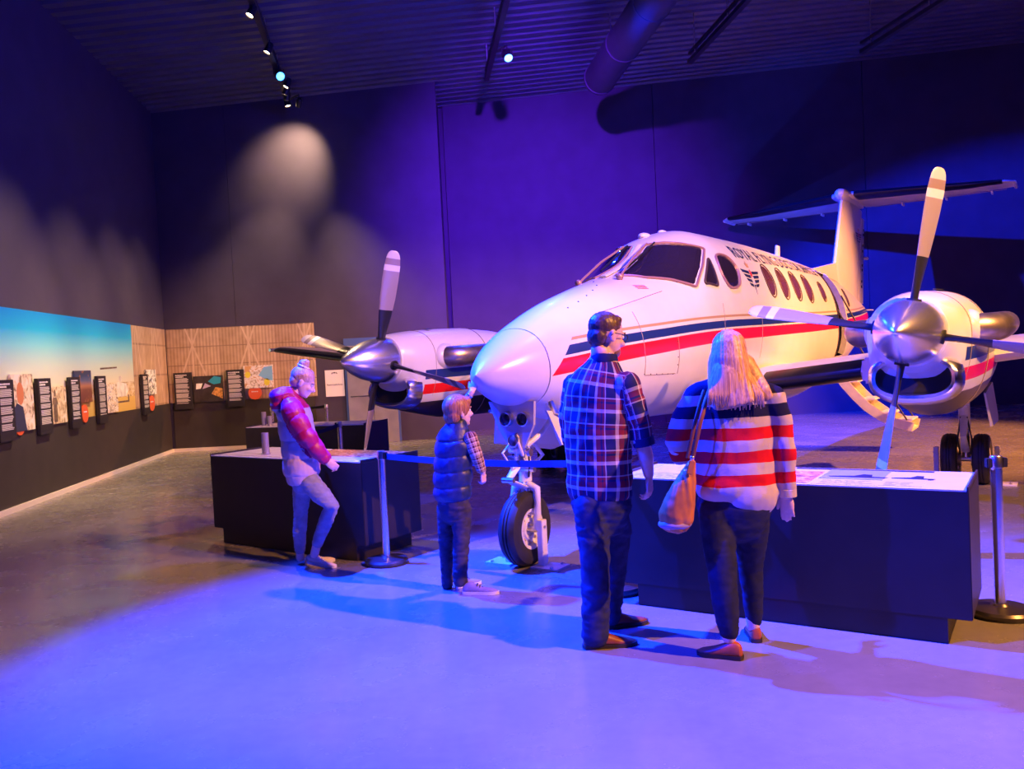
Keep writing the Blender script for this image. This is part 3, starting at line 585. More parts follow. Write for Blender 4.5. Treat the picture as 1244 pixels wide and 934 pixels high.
# small skin fittings
for u, sc in ((3.25, 1), (3.72, .8)): MB().sph(S(u, rad(96)), (0.06 * sc, 0.11 * sc, 0.04 * sc), None, 12).build('roof_fairing', M['white'], plane, True)
def blade_ant(u, h, c, name):
    p = S(u, PI / 2); MB().prism([p + Vector((-.012, -c / 2, -.02)), p + Vector((-.012, c / 2, -.02)), p + Vector((-.012, c / 2 + .02, h)), p + Vector((-.012, -.02, h))], (.024, 0, 0)).build(name, M['white'], plane)
blade_ant(7.75, 0.22, 0.22, 'antenna'); blade_ant(4.6, 0.03, 0.3, 'roof_strip')
m = MB(); random.seed(2)
for k in range(9): m.sph(S(1.05 + .17 * k, theta(1.05 + .17 * k, 2.02 + .055 * k) , 1, 0), 0.007, None, 6)
for k in range(6): m.sph(S(1.66 + .1 * k, theta(1.66 + .1 * k, 1.44 - .004 * k), 1, 0), 0.006, None, 6)
for k in range(4): m.sph(S(2.22, theta(2.22, 1.5 + .07 * k), 1, 0), 0.006, None, 6)
tag(m.build('rivet', M['ink'], plane), kind='stuff')
def seam(pts, r=0.004, name='panel_seam'): return MB().tube([S(u, theta(u, z), 1, 0.0) for u, z in pts], r, 5, False).build(name, M['seamline'], plane)
M['seamline'] = mat('seam_line', (0.30, 0.22, 0.18), 0.6)
seam([(1.66 + .0 * k, 1.98 - .027 * k) for k in range(21)]); seam([(1.66 + .06 * k, 1.43 - .001 * k) for k in range(10)]); seam([(2.24, 1.42 + .03 * k) for k in range(12)])
seam([(1.3 + .1 * k, 1.98 + .02 * k) for k in range(11)]); seam([(3.3, 1.2 + .08 * k) for k in range(12)], 0.003); seam([(4.5, 1.5 + .06 * k) for k in range(9)], 0.003)
M['red'] = mat('warning_red', (0.5, 0.1, 0.1), 0.5)
m = MB()
for i in range(3): m.rings([[S(2.02 + .07 * j, theta(2.02 + .07 * j, 2.2 - .0 * j + .014 * i), 1, .002) for j in range(3)], [S(2.02 + .07 * j, theta(2.02 + .07 * j, 2.208 + .014 * i), 1, .002) for j in range(3)]], close=False, caps=False)
tag(m.build('stencil_text', M['red'], plane), kind='stuff')
# emblem: two wings of bars with red centre and crown
M['navy'] = mat('navy_marking', (0.012, 0.02, 0.09), 0.4); M['gold'] = mat('crown_gold', (0.5, 0.28, 0.12), 0.5)
def emblem(fn, s, parent):
    def bar(pts, mt, name): return MB().rings([[fn(a * s, b * s) for a, b in pts]] + [[fn(a * s * .999, b * s * .999, .002) for a, b in pts]]).build(name, mt, parent)
    m = MB()
    for q in (-1, 1):
        for k in range(4):
            x0 = .05; x1 = .27 - .045 * k; zz = .055 - .05 * k; P = [(q * x0, zz - .034), (q * x1, zz - .02), (q * (x1 + .035), zz + .012), (q * x0, zz + .0)]
            m.rings([[fn(a * s, b * s) for a, b in P], [fn(a * s, b * s, .002) for a, b in P]])
    for P in ([(0, -.21), (-.012, -.1), (.012, -.1)], [(-.03, -.1), (.03, -.1), (0, -.14)]): m.rings([[fn(a * s, b * s) for a, b in P], [fn(a * s, b * s, .002) for a, b in P]])
    m.build('emblem_wings', M['navy'], parent)
    bar([(.03 * math.cos(2 * PI * k / 10), .03 + .045 * math.sin(2 * PI * k / 10)) for k in range(10)], mat('emblem_red', (.6, .02, .03), .4), 'emblem_centre')
    bar([(-.035, .1), (.035, .1), (.055, .15), (.025, .135), (0, .175), (-.025, .135), (-.055, .15)], M['gold'], 'emblem_crown')
emblem(lambda a, b, o=0.0: S(4.46 + a, theta(4.46 + a, 2.42 + b), 1, .002 + o), 1.0, plane)
def skintext(s, u0, u1, z0, h, name, matl, side=1):
    cu = bpy.data.curves.new('t', 'FONT'); cu.body = s; cu.size = 1.0; cu.resolution_u = 2; o = bpy.data.objects.new('t', cu); C.objects.link(o)
    me = bpy.data.meshes.new_from_object(o.evaluated_get(bpy.context.evaluated_depsgraph_get())); bpy.data.objects.remove(o); bpy.data.curves.remove(cu)
    b = bmesh.new(); b.from_mesh(me); bmesh.ops.triangulate(b, faces=b.faces[:])
    X = [v.co.x for v in b.verts]; x0, x1 = min(X), max(X)
    for v in b.verts:
        u = u0 + (u1 - u0) * (v.co.x - x0) / (x1 - x0)
        if side < 0: u = u0 + u1 - u
        v.co = S(u, theta(u, z0) + h * v.co.y, side, 0.006)
    b.to_mesh(me); b.free(); return link(name, me, matl, plane)
skintext('ROYAL FLYING DOCTOR SERVICE', 4.25, 8.05, 2.625, 0.30, 'lettering', M['navy'])
skintext('VH-MVS', 9.05, 9.9, 2.60, 0.2, 'registration', M['navy'])
# ---------------------------------------------------------------- wings
def airfoil(v, u0, ch, z, th, n=14, tw=0.0):
    up = []; lo = []
    for k in range(n + 1):
        x = (1 - math.cos(PI * k / n)) / 2; y = 5 * th * (0.2969 * math.sqrt(x) - 0.126 * x - 0.3516 * x * x + 0.2843 * x**3 - 0.1015 * x**4)
        up.append(Vector((v, u0 + ch * x, z + ch * (y * 1.1 + .02 * math.sin(PI * x)) + tw * x))); lo.append(Vector((v, u0 + ch * x, z - ch * (y * .9 - .02 * math.sin(PI * x)) + tw * x)))
    return up[::-1] + lo[1:-1]
zle = lambda v: 1.23 + .105 * (abs(v) - 1)
for s in (1, -1):
    st = [(0.3, 3.95, 2.6, .115), (1.0, 4.0, 2.45, .115), (2.6, 4.0, 2.3, .11), (3.3, 4.05, 2.05, .11), (5.5, 4.5, 1.6, .11), (7.6, 4.95, 1.15, .10), (8.1, 5.06, 1.0, .09), (8.25, 5.2, .7, .05)]
    w_ = MB().rings([airfoil(s * v, u, c, zle(v), th) for v, u, c, th in st]).build('wing', M['white'], plane, 'auto')
    def bootm(v0, v1, name, mt, nn=8, ch=0.16, off=0.006, k=None):
        m = MB(); R = []
        for i in range(nn + 1):
            v = v0 + (v1 - v0) * i / nn; j = 0
            while j < len(st) - 2 and v > st[j + 1][0]: j += 1
            f = (v - st[j][0]) / (st[j + 1][0] - st[j][0]); u = st[j][1] + (st[j + 1][1] - st[j][1]) * f; c = st[j][2] + (st[j + 1][2] - st[j][2]) * f; th = st[j][3] + (st[j + 1][3] - st[j][3]) * f
            ring = []
            for q in range(13):
                x = (abs(q - 6) / 6)**2 * ch / c; y = 5 * th * (0.2969 * math.sqrt(x) - 0.126 * x - 0.3516 * x * x); sg = 1 if q < 6 else -1
                ring.append(Vector((s * v, u + c * x - off * (1 - abs(q - 6) / 6), zle(v) + c * (sg * y * (1.1 if sg > 0 else .9) + .02 * math.sin(PI * x)) + sg * off)))
            ring += [Vector((p.x, p.y + .02, zle(v) + (p.z - zle(v)) * .7)) for p in ring[::-1]]
            R.append(ring)
        return m.rings(R).build(name, mt, w_, 'auto')
    bootm(.85, 1.85, 'deice_boot', M['boot'], 4, 0.2, .008)
    bootm(3.4, 8.0, 'deice_boot', M['boot'], 10, 0.14, .008)
    MB().box((s * 2.02, 4.0, zle(2.0) + .0), (0.3, 0.12, 0.26), None, 0.03).build('leading_edge_fairing', M['white'], w_, 'auto')
    MB().box((s * 2.05, 3.935, zle(2.0) - .03), (0.16, 0.01, 0.07)).build('air_slot', M['hole'], w_)
    MB().tube([(s * 8.2, 5.1, zle(8.2)), (s * 8.2, 5.6, zle(8.2))], .03, 8).build('tip_light', M['chrome'], w_, 'auto')
# belly fairing at the wing root
m = MB(); m.rings([[Vector((w * math.cos(2 * PI * k / 24), u, 1.15 + h * math.sin(2 * PI * k / 24))) for k in range(24)] for u, w, h in ((3.3, .3, .1), (3.6, .7, .2), (4.2, .92, .26), (5.5, .95, .27), (6.6, .8, .22), (7.2, .4, .1))]); m.build('wing_root_fairing', M['white'], plane, 'auto')
# ---------------------------------------------------------------- engine nacelles
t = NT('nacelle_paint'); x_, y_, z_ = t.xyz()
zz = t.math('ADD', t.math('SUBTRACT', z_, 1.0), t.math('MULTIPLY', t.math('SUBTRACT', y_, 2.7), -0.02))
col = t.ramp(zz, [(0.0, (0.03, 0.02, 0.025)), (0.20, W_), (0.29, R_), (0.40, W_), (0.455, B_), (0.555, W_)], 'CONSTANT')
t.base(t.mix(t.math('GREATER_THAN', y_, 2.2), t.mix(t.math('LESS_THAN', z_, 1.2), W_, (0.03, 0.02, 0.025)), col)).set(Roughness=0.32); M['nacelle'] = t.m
M['exhaust'] = mat('heat_tinted_steel', (0.42, 0.33, 0.30), 0.35, 0.9, 0.25, 10)
t = NT('blade_paint'); ob = t.xyz(); r_ = ob[2]; ed = t.math('MULTIPLY_ADD', ob[0], 1.0, 0.5)
c_ = t.ramp(t.math('DIVIDE', r_, 1.25), [(0.0, (0.02, 0.02, 0.025)), (0.44, (0.34, 0.28, 0.28)), (0.775, (0.74, 0.70, 0.68)), (0.825, (0.30, 0.22, 0.20)), (0.88, (0.66, 0.60, 0.58))], 'CONSTANT')
t.base(c_).set(Roughness=0.35, Metallic=0.15); M['blade'] = t.m
t = NT('blade_boot'); t.base((0.012, 0.011, 0.015)).set(Roughness=0.3); M['bladeboot'] = t.m
UP_, HZ = 1.817, 1.68
M['spinner'] = mat('satin_spinner_metal', (0.9, 0.86, 0.86), 0.27, 0.95)
def superring(cx, u, zt, zb, w, n=40, e=2.3, k=0.5):
    zc = zb + (zt - zb) * k; R = []
    for i in range(n):
        a = 2 * PI * i / n; c, s = math.cos(a), math.sin(a); R.append(Vector((cx + w * math.copysign(abs(c)**(2 / e), c), u, zc + ((zt - zc) if s > 0 else (zc - zb)) * math.copysign(abs(s)**(2 / e), s))))
    return R
for s, th0 in ((1, 1.3647), (-1, 1.3093)):
    cx = s * 2.615
    st = [(1.93, 1.935, 1.425, .25, .5), (1.97, 1.955, 1.40, .275, .5), (2.04, 1.965, 1.37, .30, .5), (2.09, 1.972, 1.13, .335, .62), (2.25, 1.99, 1.09, .355, .62), (2.45, 2.005, 1.05, .375, .64), (2.8, 2.02, .985, .40, .64), (3.2, 2.03, .96, .41, .62), (3.8, 2.0, .95, .41, .6), (4.4, 1.94, .96, .40, .58), (5.2, 1.85, 1.02, .36, .55), (6.0, 1.76, 1.15, .30, .5), (6.8, 1.62, 1.32, .2, .5), (7.3, 1.5, 1.42, .06, .5)]
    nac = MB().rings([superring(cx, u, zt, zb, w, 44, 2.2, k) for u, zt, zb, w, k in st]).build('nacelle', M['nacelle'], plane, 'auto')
    # chin intake: lip ring, dark mouth, lower bowl
    def lipring(u, w, h, zc, n=36): 
        R = []
        for i in range(n):
            a = 2 * PI * i / n; c, q = math.cos(a), math.sin(a); R.append(Vector((cx + w * math.copysign(abs(c)**.8, c), u + (0.05 if q > 0 else 0.0) * q, zc + h * math.copysign(abs(q)**.8, q))))
        return R
    zc = 1.335
    m = MB(); m.rings([lipring(2.14, .335, .21, zc - .005), lipring(2.05, .33, .20, zc), lipring(1.96, .305, .175, zc), lipring(1.945, .285, .155, zc), lipring(1.96, .262, .132, zc), lipring(2.02, .25, .122, zc)], caps=False); m.build('intake_lip', M['chrome'], nac, 'auto')
    m = MB(); m.rings([lipring(2.03, .256, .128, zc), lipring(2.3, .2, .1, zc)]); m.build('intake_mouth', M['hole'], nac, 'auto')
    for q in (1, -1):
        e0 = Vector((cx + q * .31, 2.50, 1.69)); P = [e0, e0 + Vector((q * .09, .03, .0)), e0 + Vector((q * .17, .10, .0)), e0 + Vector((q * .22, .24, .01)), e0 + Vector((q * .235, .42, .02)), e0 + Vector((q * .24, .62, .03))]
        ex = MB().tube(P, [.10, .112, .115, .11, .105, .10], 20).build('exhaust_stack', M['exhaust'], nac, 'auto')
        d = (P[-1] - P[-2]).normalized(); MB().tube([P[-1] - d * .002, P[-1] + d * .003], .086, 18).build('exhaust_mouth', M['hole'], ex)
        MB().sph((cx + q * .34, 2.56, 1.69), (.11, .20, .15), None, 18).build('exhaust_fairing', M['nacelle'], nac, True)
    pts = superring(cx, 3.3, 2.032, .955, .414, 44, 2.2, .61); pts.append(pts[0]); MB().tube(pts, .004, 4, False).build('cowl_seam', M['seamline'], nac)
    pts = superring(cx, 2.36, 2.0, 1.078, .368, 44, 2.2, .63); pts.append(pts[0]); MB().tube(pts, .003, 4, False).build('cowl_seam', M['seamline'], nac)
    MB().prism([(cx + .1, 2.5, 2.012), (cx + .16, 2.56, 2.005), (cx + .08, 2.6, 2.018)], (0, 0, .006)).build('cowl_mark', M['ink'], nac)
    # propeller
    pr = MB().lathe([(0.0, -.548), (.012, -.546), (.05, -.51), (.10, -.44), (.15, -.35), (.195, -.23), (.225, -.10), (.242, .02), (.246, .09), (.24, .105), (0, .105)], (cx, UP_, HZ), (0, 1, 0), 44).build('spinner', M['spinner'], plane, 'auto')
    cs = [(.18, .10, .05), (.26, .115, .045), (.36, .15, .036), (.5, .19, .03), (.7, .216, .024), (.88, .218, .019), (1.02, .206, .015), (1.10, .182, .012), (1.14, .158, .010), (1.165, .128, .009), (1.18, .092, .008), (1.187, .05, .006)]
    for k in range(4):
        a = th0 + k * PI / 2; R = []
        tw0 = math.radians(66)
        for r, ch, tk in cs:
            ch *= .84
            tw = tw0 + math.radians(30) * (0.7 - r)
            cv = Vector((math.cos(tw), math.sin(tw), 0)); nv = Vector((-math.sin(tw), math.cos(tw), 0)); ring = []
            for i in range(16):
                b = 2 * PI * i / 16; x = math.cos(b) * ch / 2; y = math.sin(b) * tk / 2 * (1.2 if x < 0 else .8); ring.append(cv * (x + ch * .05) + nv * y + Vector((0, 0, r)))
            R.append(ring)
        bl = MB().rings(R).build('blade', M['blade'], pr, 'auto')
        # blade local z is radial; tangent (clockwise seen from the front) is local x; local y stays aft
        bl.matrix_local = Matrix.Translation((cx, UP_, HZ)) @ Matrix(((math.sin(a), 0, math.cos(a), 0), (0, 1, 0, 0), (-math.cos(a), 0, math.sin(a), 0), (0, 0, 0, 1)))
        hs = MB().tube([Vector((cx + .19 * math.cos(a), UP_ + .0, HZ + .19 * math.sin(a))), Vector((cx + .247 * math.cos(a), UP_ + .0, HZ + .247 * math.sin(a)))], .052, 18).build('blade_socket', M['hole'], pr, 'auto')
    pts = [Vector((cx + .25 * math.cos(b), UP_ + .11, HZ + .25 * math.sin(b))) for b in [2 * PI * i / 40 for i in range(41)]]; MB().tube(pts, .012, 6, False).build('backplate_ring', M['gearwhite'], pr, 'auto')
# ---------------------------------------------------------------- tail
def finring(z, u0, u1, w, n=12):
    R = []
    for k in range(n + 1): x = (1 - math.cos(PI * k / n)) / 2; R.append((u0 + (u1 - u0) * x, w * (2.2 * math.sqrt(x) * (1 - x) + .06)))
    return [Vector((b, a, z)) for a, b in R] + [Vector((-b, a, z)) for a, b in R[::-1]]
fin = MB().rings([finring(2.35, 11.0, 13.45, .12), finring(3.05, 11.38, 13.68, .115), finring(4.0, 11.98, 13.98, .095), finring(4.36, 12.2, 14.1, .085)]).build('fin', M['white'], plane, 'auto')
M['fin_le'] = mat('fin_leading_edge', (0.82, 0.80, 0.79), 0.25, 0.1)
MB().tube([(0, 11.40, 3.07), (0, 11.97, 3.98), (0, 12.19, 4.34)], [.034, .03, .028], 12).build('leading_edge_strip', M['fin_le'], fin, 'auto')
MB().rings([[Vector((.008, 9.3, 2.72)), Vector((-.008, 9.3, 2.72)), Vector((-.01, 9.3, 2.84)), Vector((.01, 9.3, 2.84))], [Vector((.10, 11.6, 2.5)), Vector((-.10, 11.6, 2.5)), Vector((-.035, 11.6, 3.12)), Vector((.035, 11.6, 3.12))], [Vector((.1, 12.2, 2.5)), Vector((-.1, 12.2, 2.5)), Vector((-.05, 12.2, 3.1)), Vector((.05, 12.2, 3.1))]]).build('dorsal_fin', M['white'], plane, 'auto')
m = MB(); m.prism([(.04, 13.30, 2.4), (.035, 13.50, 3.0), (.03, 13.9, 4.2), (.02, 14.22, 4.2), (.02, 13.95, 3.0), (.025, 13.78, 2.4)], (-.06, 0, 0)); rud = m.build('rudder', M['white'], plane)
m = MB()
for z in (2.75, 2.86, 3.1, 3.2, 3.5, 3.62, 3.85, 3.95): 
    u = 13.42 + (z - 2.5) * .33; m.box((.043, u + .1, z), (.012, .05, .05))
tag(m.build('rudder_hinge', M['ink'], rud), kind='stuff')
MB().sph((.09, 13.9, 3.35), (.05, .16, .035), None, 12).build('tail_light_pod', M['white'], fin, True)
MB().lathe([(0, 0), (.05, .03), (.10, .14), (.125, .35), (.13, .7), (.12, 1.3), (.08, 1.9), (.02, 2.3), (0, 2.32)], (0, 11.95, 4.46), (0, 1, 0), 24).build('tail_bullet', M['white'], plane, 'auto')
emblem(lambda a, b, o=0.0: Vector((.135 + o, 13.0 + a, 3.72 + b)), .95, plane)
for s in (1, -1):
    R = []
    for v, u0, u1, z in ((.06, 12.25, 14.3, 4.46), (1.0, 12.6, 14.36, 4.46), (2.0, 13.02, 14.3, 4.465), (2.65, 13.28, 14.24, 4.47), (2.8, 13.5, 14.2, 4.47)): R.append(airfoil(s * v, u0, u1 - u0, z, .075))
    hs = MB().rings(R).build('tailplane', M['white'], plane, 'auto')
    m = MB(); R = []
    for v, u0, u1, z in ((.2, 12.30, 14.3, 4.46), (1.0, 12.6, 14.36, 4.46), (2.0, 13.02, 14.42, 4.465), (2.62, 13.27, 14.25, 4.47)):
        A = airfoil(s * v, u0, u1 - u0, z, .083); A = sorted(A, key=lambda p: p.y)[:11]; top_ = sorted([p for p in A if p.z >= z - .0], key=lambda p: -p.y); bot_ = sorted([p for p in A if p.z < z], key=lambda p: p.y)
        k = min(len(top_), len(bot_)); R.append([p + Vector((0, -.004, .002)) for p in top_[-k:]] + [p + Vector((0, -.004, -.002)) for p in bot_[:k]])
    if len(set(map(len, R))) == 1: m.rings(R).build('deice_boot', M['boot'], hs, 'auto')
    m = MB()
    for v in (.8, 1.6, 2.4): m.box((s * v, 14.12, 4.40), (.03, .22, .05))
    tag(m.build('hinge_bracket', M['gearwhite'], hs), kind='stuff'); MB().tube([(s * 2.8, 13.6, 4.47), (s * 2.8, 14.26, 4.47)], .035, 8).build('tip_cap', M['gearwhite'], hs, 'auto')
    MB().box((s * 1.45, 14.06, 4.42), (2.4, .012, .01)).build('elevator_gap', M['seamline'], hs)
MB().tube([S(13.2, rad(30)) , S(13.2, rad(30)) + Vector((.1, .2, .0))], .012, 6).build('static_wick', M['gearwhite'], plane)
# ---------------------------------------------------------------- airstair door hanging open below the doorway
def stair(f, o):      # f 0..1 along the curved door
    a = rad(10 + 68 * f); c = Vector((.62, 0, 1.38)); q = Vector((1.25 * math.sin(a * .98), 0, 0))
    P = [(.62, 1.18), (.72, .98), (.88, .78), (1.05, .60), (1.24, .46), (1.45, .36), (1.68, .30)]
    i = min(int(f * 6), 5); t_ = f * 6 - i; p = Vector((P[i][0] + (P[i + 1][0] - P[i][0]) * t_, 0, P[i][1] + (P[i + 1][1] - P[i][1]) * t_)); d = Vector((P[i + 1][0] - P[i][0], 0, P[i + 1][1] - P[i][1])).normalized()
    return p + Vector((d.z * -1, 0, d.x)) * o
st_ = [k / 18 for k in range(19)]
M['stair'] = mat('stair_cream', (0.78, 0.68, 0.52), 0.45, 0, 0.08, 8)
m = MB(); m.rings([[stair(f, 0) + Vector((0, 8.24, 0)), stair(f, 0) + Vector((0, 8.86, 0)), stair(f, .035) + Vector((0, 8.86, 0)), stair(f, .035) + Vector((0, 8.24, 0))] for f in st_]); asd = m.build('airstair_door', M['stair'], plane, 'auto')
for y in (8.235, 8.83): m = MB(); m.rings([[stair(f, 0.02) + Vector((0, y, 0)), stair(f, 0.02) + Vector((0, y + .035, 0)), stair(f, .13) + Vector((0, y + .035, 0)), stair(f, .13) + Vector((0, y, 0))] for f in st_]); m.build('side_stringer', M['stair'], asd, 'auto')
for f in (.18, .42, .66, .88):
    p = stair(f, .12); MB().box((p.x + .04, 8.55, p.z), (.2, .56, .03), None, .005).build('step', M['gearwhite'], asd)
for a, b in (((.70, 8.26, 2.15), (1.62, 8.26, .46)), ((.66, 8.8, 2.35), (1.62, 8.84, .46))): MB().tube([a, Vector(a).lerp(Vector(b), .5) + Vector((0, 0, -.05)), b], .012, 6).build('handrail_cable', M['ink'], asd, 'auto')
# ---------------------------------------------------------------- landing gear
def wheel(c, R, W, name, parent, hubr):
    c = Vector(c); o = MB().lathe([(hubr, -W * .36), (hubr + .015, -W * .42), (R * .8, -W * .5), (R * .93, -W * .42), (R * .985, -W * .27), (R, -W * .18), (R, -W * .12), (R - .008, -W * .10), (R - .008, -W * .07), (R, -W * .05), (R, W * .05), (R - .008, W * .07), (R - .008, W * .10), (R, W * .12), (R, W * .18), (R * .985, W * .27), (R * .93, W * .42), (R * .8, W * .5), (hubr + .015, W * .42), (hubr, W * .36)], c, (1, 0, 0), 48, False).build(name, M['rubber'], parent, 'auto')
    for q in (-1, 1):
        h = MB().lathe([(0, q * W * .16), (hubr * .35, q * W * .16), (hubr * .4, q * W * .30), (hubr * .55, q * W * .30), (hubr * .62, q * W * .2), (hubr * .85, q * W * .22), (hubr * .92, q * W * .40), (hubr + .012, q * W * .43), (hubr + .012, q * W * .36), (hubr * .9, 0), (0, 0)], c, (1, 0, 0), 32).build('rim', M['gearwhite'], o, 'auto')
        m = MB()
        for k in range(8): m.sph(c + Vector((q * W * .235, hubr * .73 * math.cos(k * PI / 4), hubr * .73 * math.sin(k * PI / 4))), hubr * .085, None, 8)
        tag(m.build('rim_bolts', M['exhaust'], o, True), kind='stuff')
    return o
ng = MB().tube([(0, .60, .66), (0, .60, 1.32)], .052, 18).build('nose_gear', M['gearwhite'], plane, 'auto')
MB().tube([(0, .60, .55), (0, .60, .70)], .035, 16).build('oleo_piston', M['chrome'], ng, 'auto')
wheel((0, .56, .292), .292, .17, 'nose_wheel', plane, .148)
for q in (-1, 1): MB().tube([(q * .02, .60, .64), (q * .10, .60, .60), (q * .115, .58, .5), (q * .115, .56, .29)], [(.03, .03), (.035, .03), (.028, .022), (.035, .03)], 10).build('fork_leg', M['gearwhite'], ng, 'auto')
MB().cyl((-.13, .56, .292), (.13, .56, .292), .026, 14).build('axle', M['steel'], ng, 'auto')
MB().tube([(0, .55, .84), (0, .36, .70)], [(.05, .02), (.03, .018)], 8, True, (1, 0, 0)).build('torque_link', M['gearwhite'], ng, 'auto'); MB().tube([(0, .36, .70), (0, .55, .62)], [(.03, .018), (.06, .02)], 8, True, (1, 0, 0)).build('torque_link', M['gearwhite'], ng, 'auto')
MB().cyl((-.05, .36, .70), (.05, .36, .70), .022, 10).build('link_pin', M['steel'], ng)
MB().box((0, .52, .92), (.17, .05, .06), None, .01).build('steering_collar', M['gearwhite'], ng); MB().box((-.02, .50, .845), (.14, .03, .05), None, .008).build('data_plate', M['steel'], ng)
for q in (-1, 1): MB().tube([(q * .05, .62, 1.0), (q * .12, .68, .86), (q * .06, .62, .78)], .017, 8).build('brace_rod', M['gearwhite'], ng, 'auto'); MB().tube([(q * .06, .56, .95), (q * .085, .54, .8), (q * .05, .57, .7)], .008, 6).build('hydraulic_line', M['ink'], ng, 'auto')
MB().tube([(-.04, .45, .96), (-.07, .40, .9), (-.03, .43, .82), (-.05, .5, .76)], .009, 6).build('hydraulic_line', M['gearwhite'], ng, 'auto')
MB().tube([(.03, .46, 1.06), (.07, .42, .98), (.08, .46, .88)], .013, 8).build('actuator_hose', M['stair'], ng, 'auto')
MB().tube([(.09, .5, .95), (.16, .62, 1.04), (.18, .75, 1.15)], .022, 8).build('retract_strut', M['gearwhite'], ng, 'auto')
MB().cyl((-.09, .57, .76), (.11, .57, .76), .024, 12).build('cross_pin', M['steel'], ng)
MB().cyl((.10, .50, .90), (.13, .50, .90), .03, 12).build('end_fitting', M['exhaust'], ng)
MB().sph((.02, .5, 1.02), (.03, .03, .04), None, 10).build('link_joint', M['gearwhite'], ng, True)
m = MB(); m.prism([(-.20, .43, 1.30), (.22, .43, 1.30), (.20, .44, 1.12), (.10, .45, .94), (-.02, .45, .92), (-.12, .44, 1.08)], (0, .03, 0)); lb = m.build('light_bracket', mat('bracket_grey', (.45, .42, .44), .45), ng)
for v in (-.025, .13):
    l = MB().lathe([(.055, 0), (.055, -.05), (.048, -.055), (.042, -.03), (0, -.02)], (v, .44, 1.165), (0, 1, 0), 22).build('landing_light', M['steel'], ng, 'auto'); 
m = MB()
for v in (-.025, .13): m.lathe([(.04, -.035), (.02, -.042), (0, -.044)], (v, .44, 1.165), (0, 1, 0), 18)
m.build('light_glass', M['glass'], ng, 'auto')
MB().lathe([(.05, 0), (.05, -.04), (.042, -.045), (.036, -.03), (0, -.02)], (.02, .455, .995), (0, 1, 0), 20).build('taxi_light', M['steel'], ng, 'auto')
for q in (-1, 1):
    x = q * .27 - (.0 if q > 0 else -.02); m = MB(); m.rings([[Vector((x + q * b, y, z)) for y, z, b in ((.55, 1.22, -.03), (1.75, 1.06, .0), (1.72, .82, .05), (1.5, .80, .05), (.62, .95, .05))], [Vector((x + q * b + .018, y, z)) for y, z, b in ((.55, 1.22, -.03), (1.75, 1.06, .0), (1.72, .82, .05), (1.5, .80, .05), (.62, .95, .05))]]); m.build('nose_gear_door', M['white'], plane)
MB().tube([S(.62, rad(-48)), S(.62, rad(-48)) + Vector((.03, .02, -.09)), S(.8, rad(-50)) + Vector((.05, 0, -.1))], [(.03, .012)] * 3, 8).build('pitot_mast', M['steel'], plane, 'auto')
MB().tube([S(.9, rad(-52), -1), S(.85, rad(-52), -1) + Vector((-.06, .0, -.06)), S(.62, rad(-52), -1) + Vector((-.10, 0, -.06))], .014, 8).build('pitot_tube', M['steel'], plane, 'auto')
for s in (1, -1):
    cx = s * 2.615
    mg = MB().tube([(cx, 5.50, .62), (cx, 5.42, 1.3)], .058, 18).build('main_gear_leg', M['gearwhite'], plane, 'auto')
    MB().tube([(cx, 5.56, .3), (cx, 5.50, .66)], .042, 16).build('oleo_piston', M['chrome'], mg, 'auto'); MB().cyl((cx - .17, 5.56, .275), (cx + .17, 5.56, .275), .035, 14).build('axle', M['steel'], mg, 'auto')
    MB().tube([(cx, 5.45, .78), (cx, 5.30, .55), (cx, 5.5, .36)], [(.045, .015), (.03, .015), (.045, .015)], 8, True, (1, 0, 0)).build('torque_link', M['gearwhite'], mg, 'auto')
    MB().tube([(cx, 5.46, .9), (cx, 5.0, 1.2)], .026, 10).build('drag_brace', M['gearwhite'], mg, 'auto'); MB().cyl((cx - .06, 5.44, .9), (cx + .06, 5.44, .9), .035, 12).build('pivot', M['gearwhite'], mg, 'auto')
    for q in (-1, 1):
        wheel((cx + q * .155, 5.56, .275), .275, .17, 'main_wheel', plane, .11); MB().lathe([(.0, 0), (.085, 0), (.085, .06), (0, .06)], (cx + q * .05, 5.56, .275), (q, 0, 0), 20).build('brake_disc', M['exhaust'], mg, 'auto')
        MB().tube([(cx + q * .03, 5.42, .75), (cx + q * .07, 5.44, .5), (cx + q * .05, 5.48, .33)], .009, 6).build('brake_hose', M['ink'], mg, 'auto')
        if (s, q) != (1, -1):
            x = cx + q * .27; rr_ = [(4.5, 1.06), (5.0, 1.10), (5.5, 1.12), (5.5, .76), (5.4, .71), (4.6, .72)]; m = MB(); m.rings([[Vector((x + q * (1.04 - z) * .12, y, z)) for y, z in rr_], [Vector((x + q * (1.04 - z) * .12 + .02, y, z)) for y, z in rr_]]); m.build('main_gear_door', M['white'], plane)
# wheel stands on the floor
def w2(v, u, z=0): return plane.matrix_basis @ Vector((v, u, z))
def stand(v, u, h, label, out):
    p = w2(v, u); o = thing('wheel_stand', label, 'wheel stand', p, -PA, 'white wheel stands')
    MB().box((out * .06, 0, .008), (.24, .2, .016)).build('base_plate', M['gearwhite'], o); MB().box((0, 0, .016 + (h - .016) / 2), (.05, .075, h - .016), None, .004).build('upright', M['gearwhite'], o); m = MB()
    for a in (-.08, .08): m.cyl((out * .12, a, .014), (out * .12, a, .028), .014, 8)
    tag(m.build('bolts', M['steel'], o), kind='stuff'); MB().cyl((-out * .027, 0, h * .85), (out * .032, 0, h * .85), .012, 8).build('pin', M['steel'], o)
stand(.155, .56, .37, 'white steel wheel stand bolted down on the near right side of the nose wheel', 1); stand(-.155, .56, .30, 'white steel wheel stand on the far left side of the nose wheel', -1)
stand(2.615 + .30, 5.56, .42, 'white steel wheel stand right of the right main wheels by the chrome post', 1); stand(2.615 - .30, 5.56, .40, 'white steel wheel stand left of the right main wheels', -1)
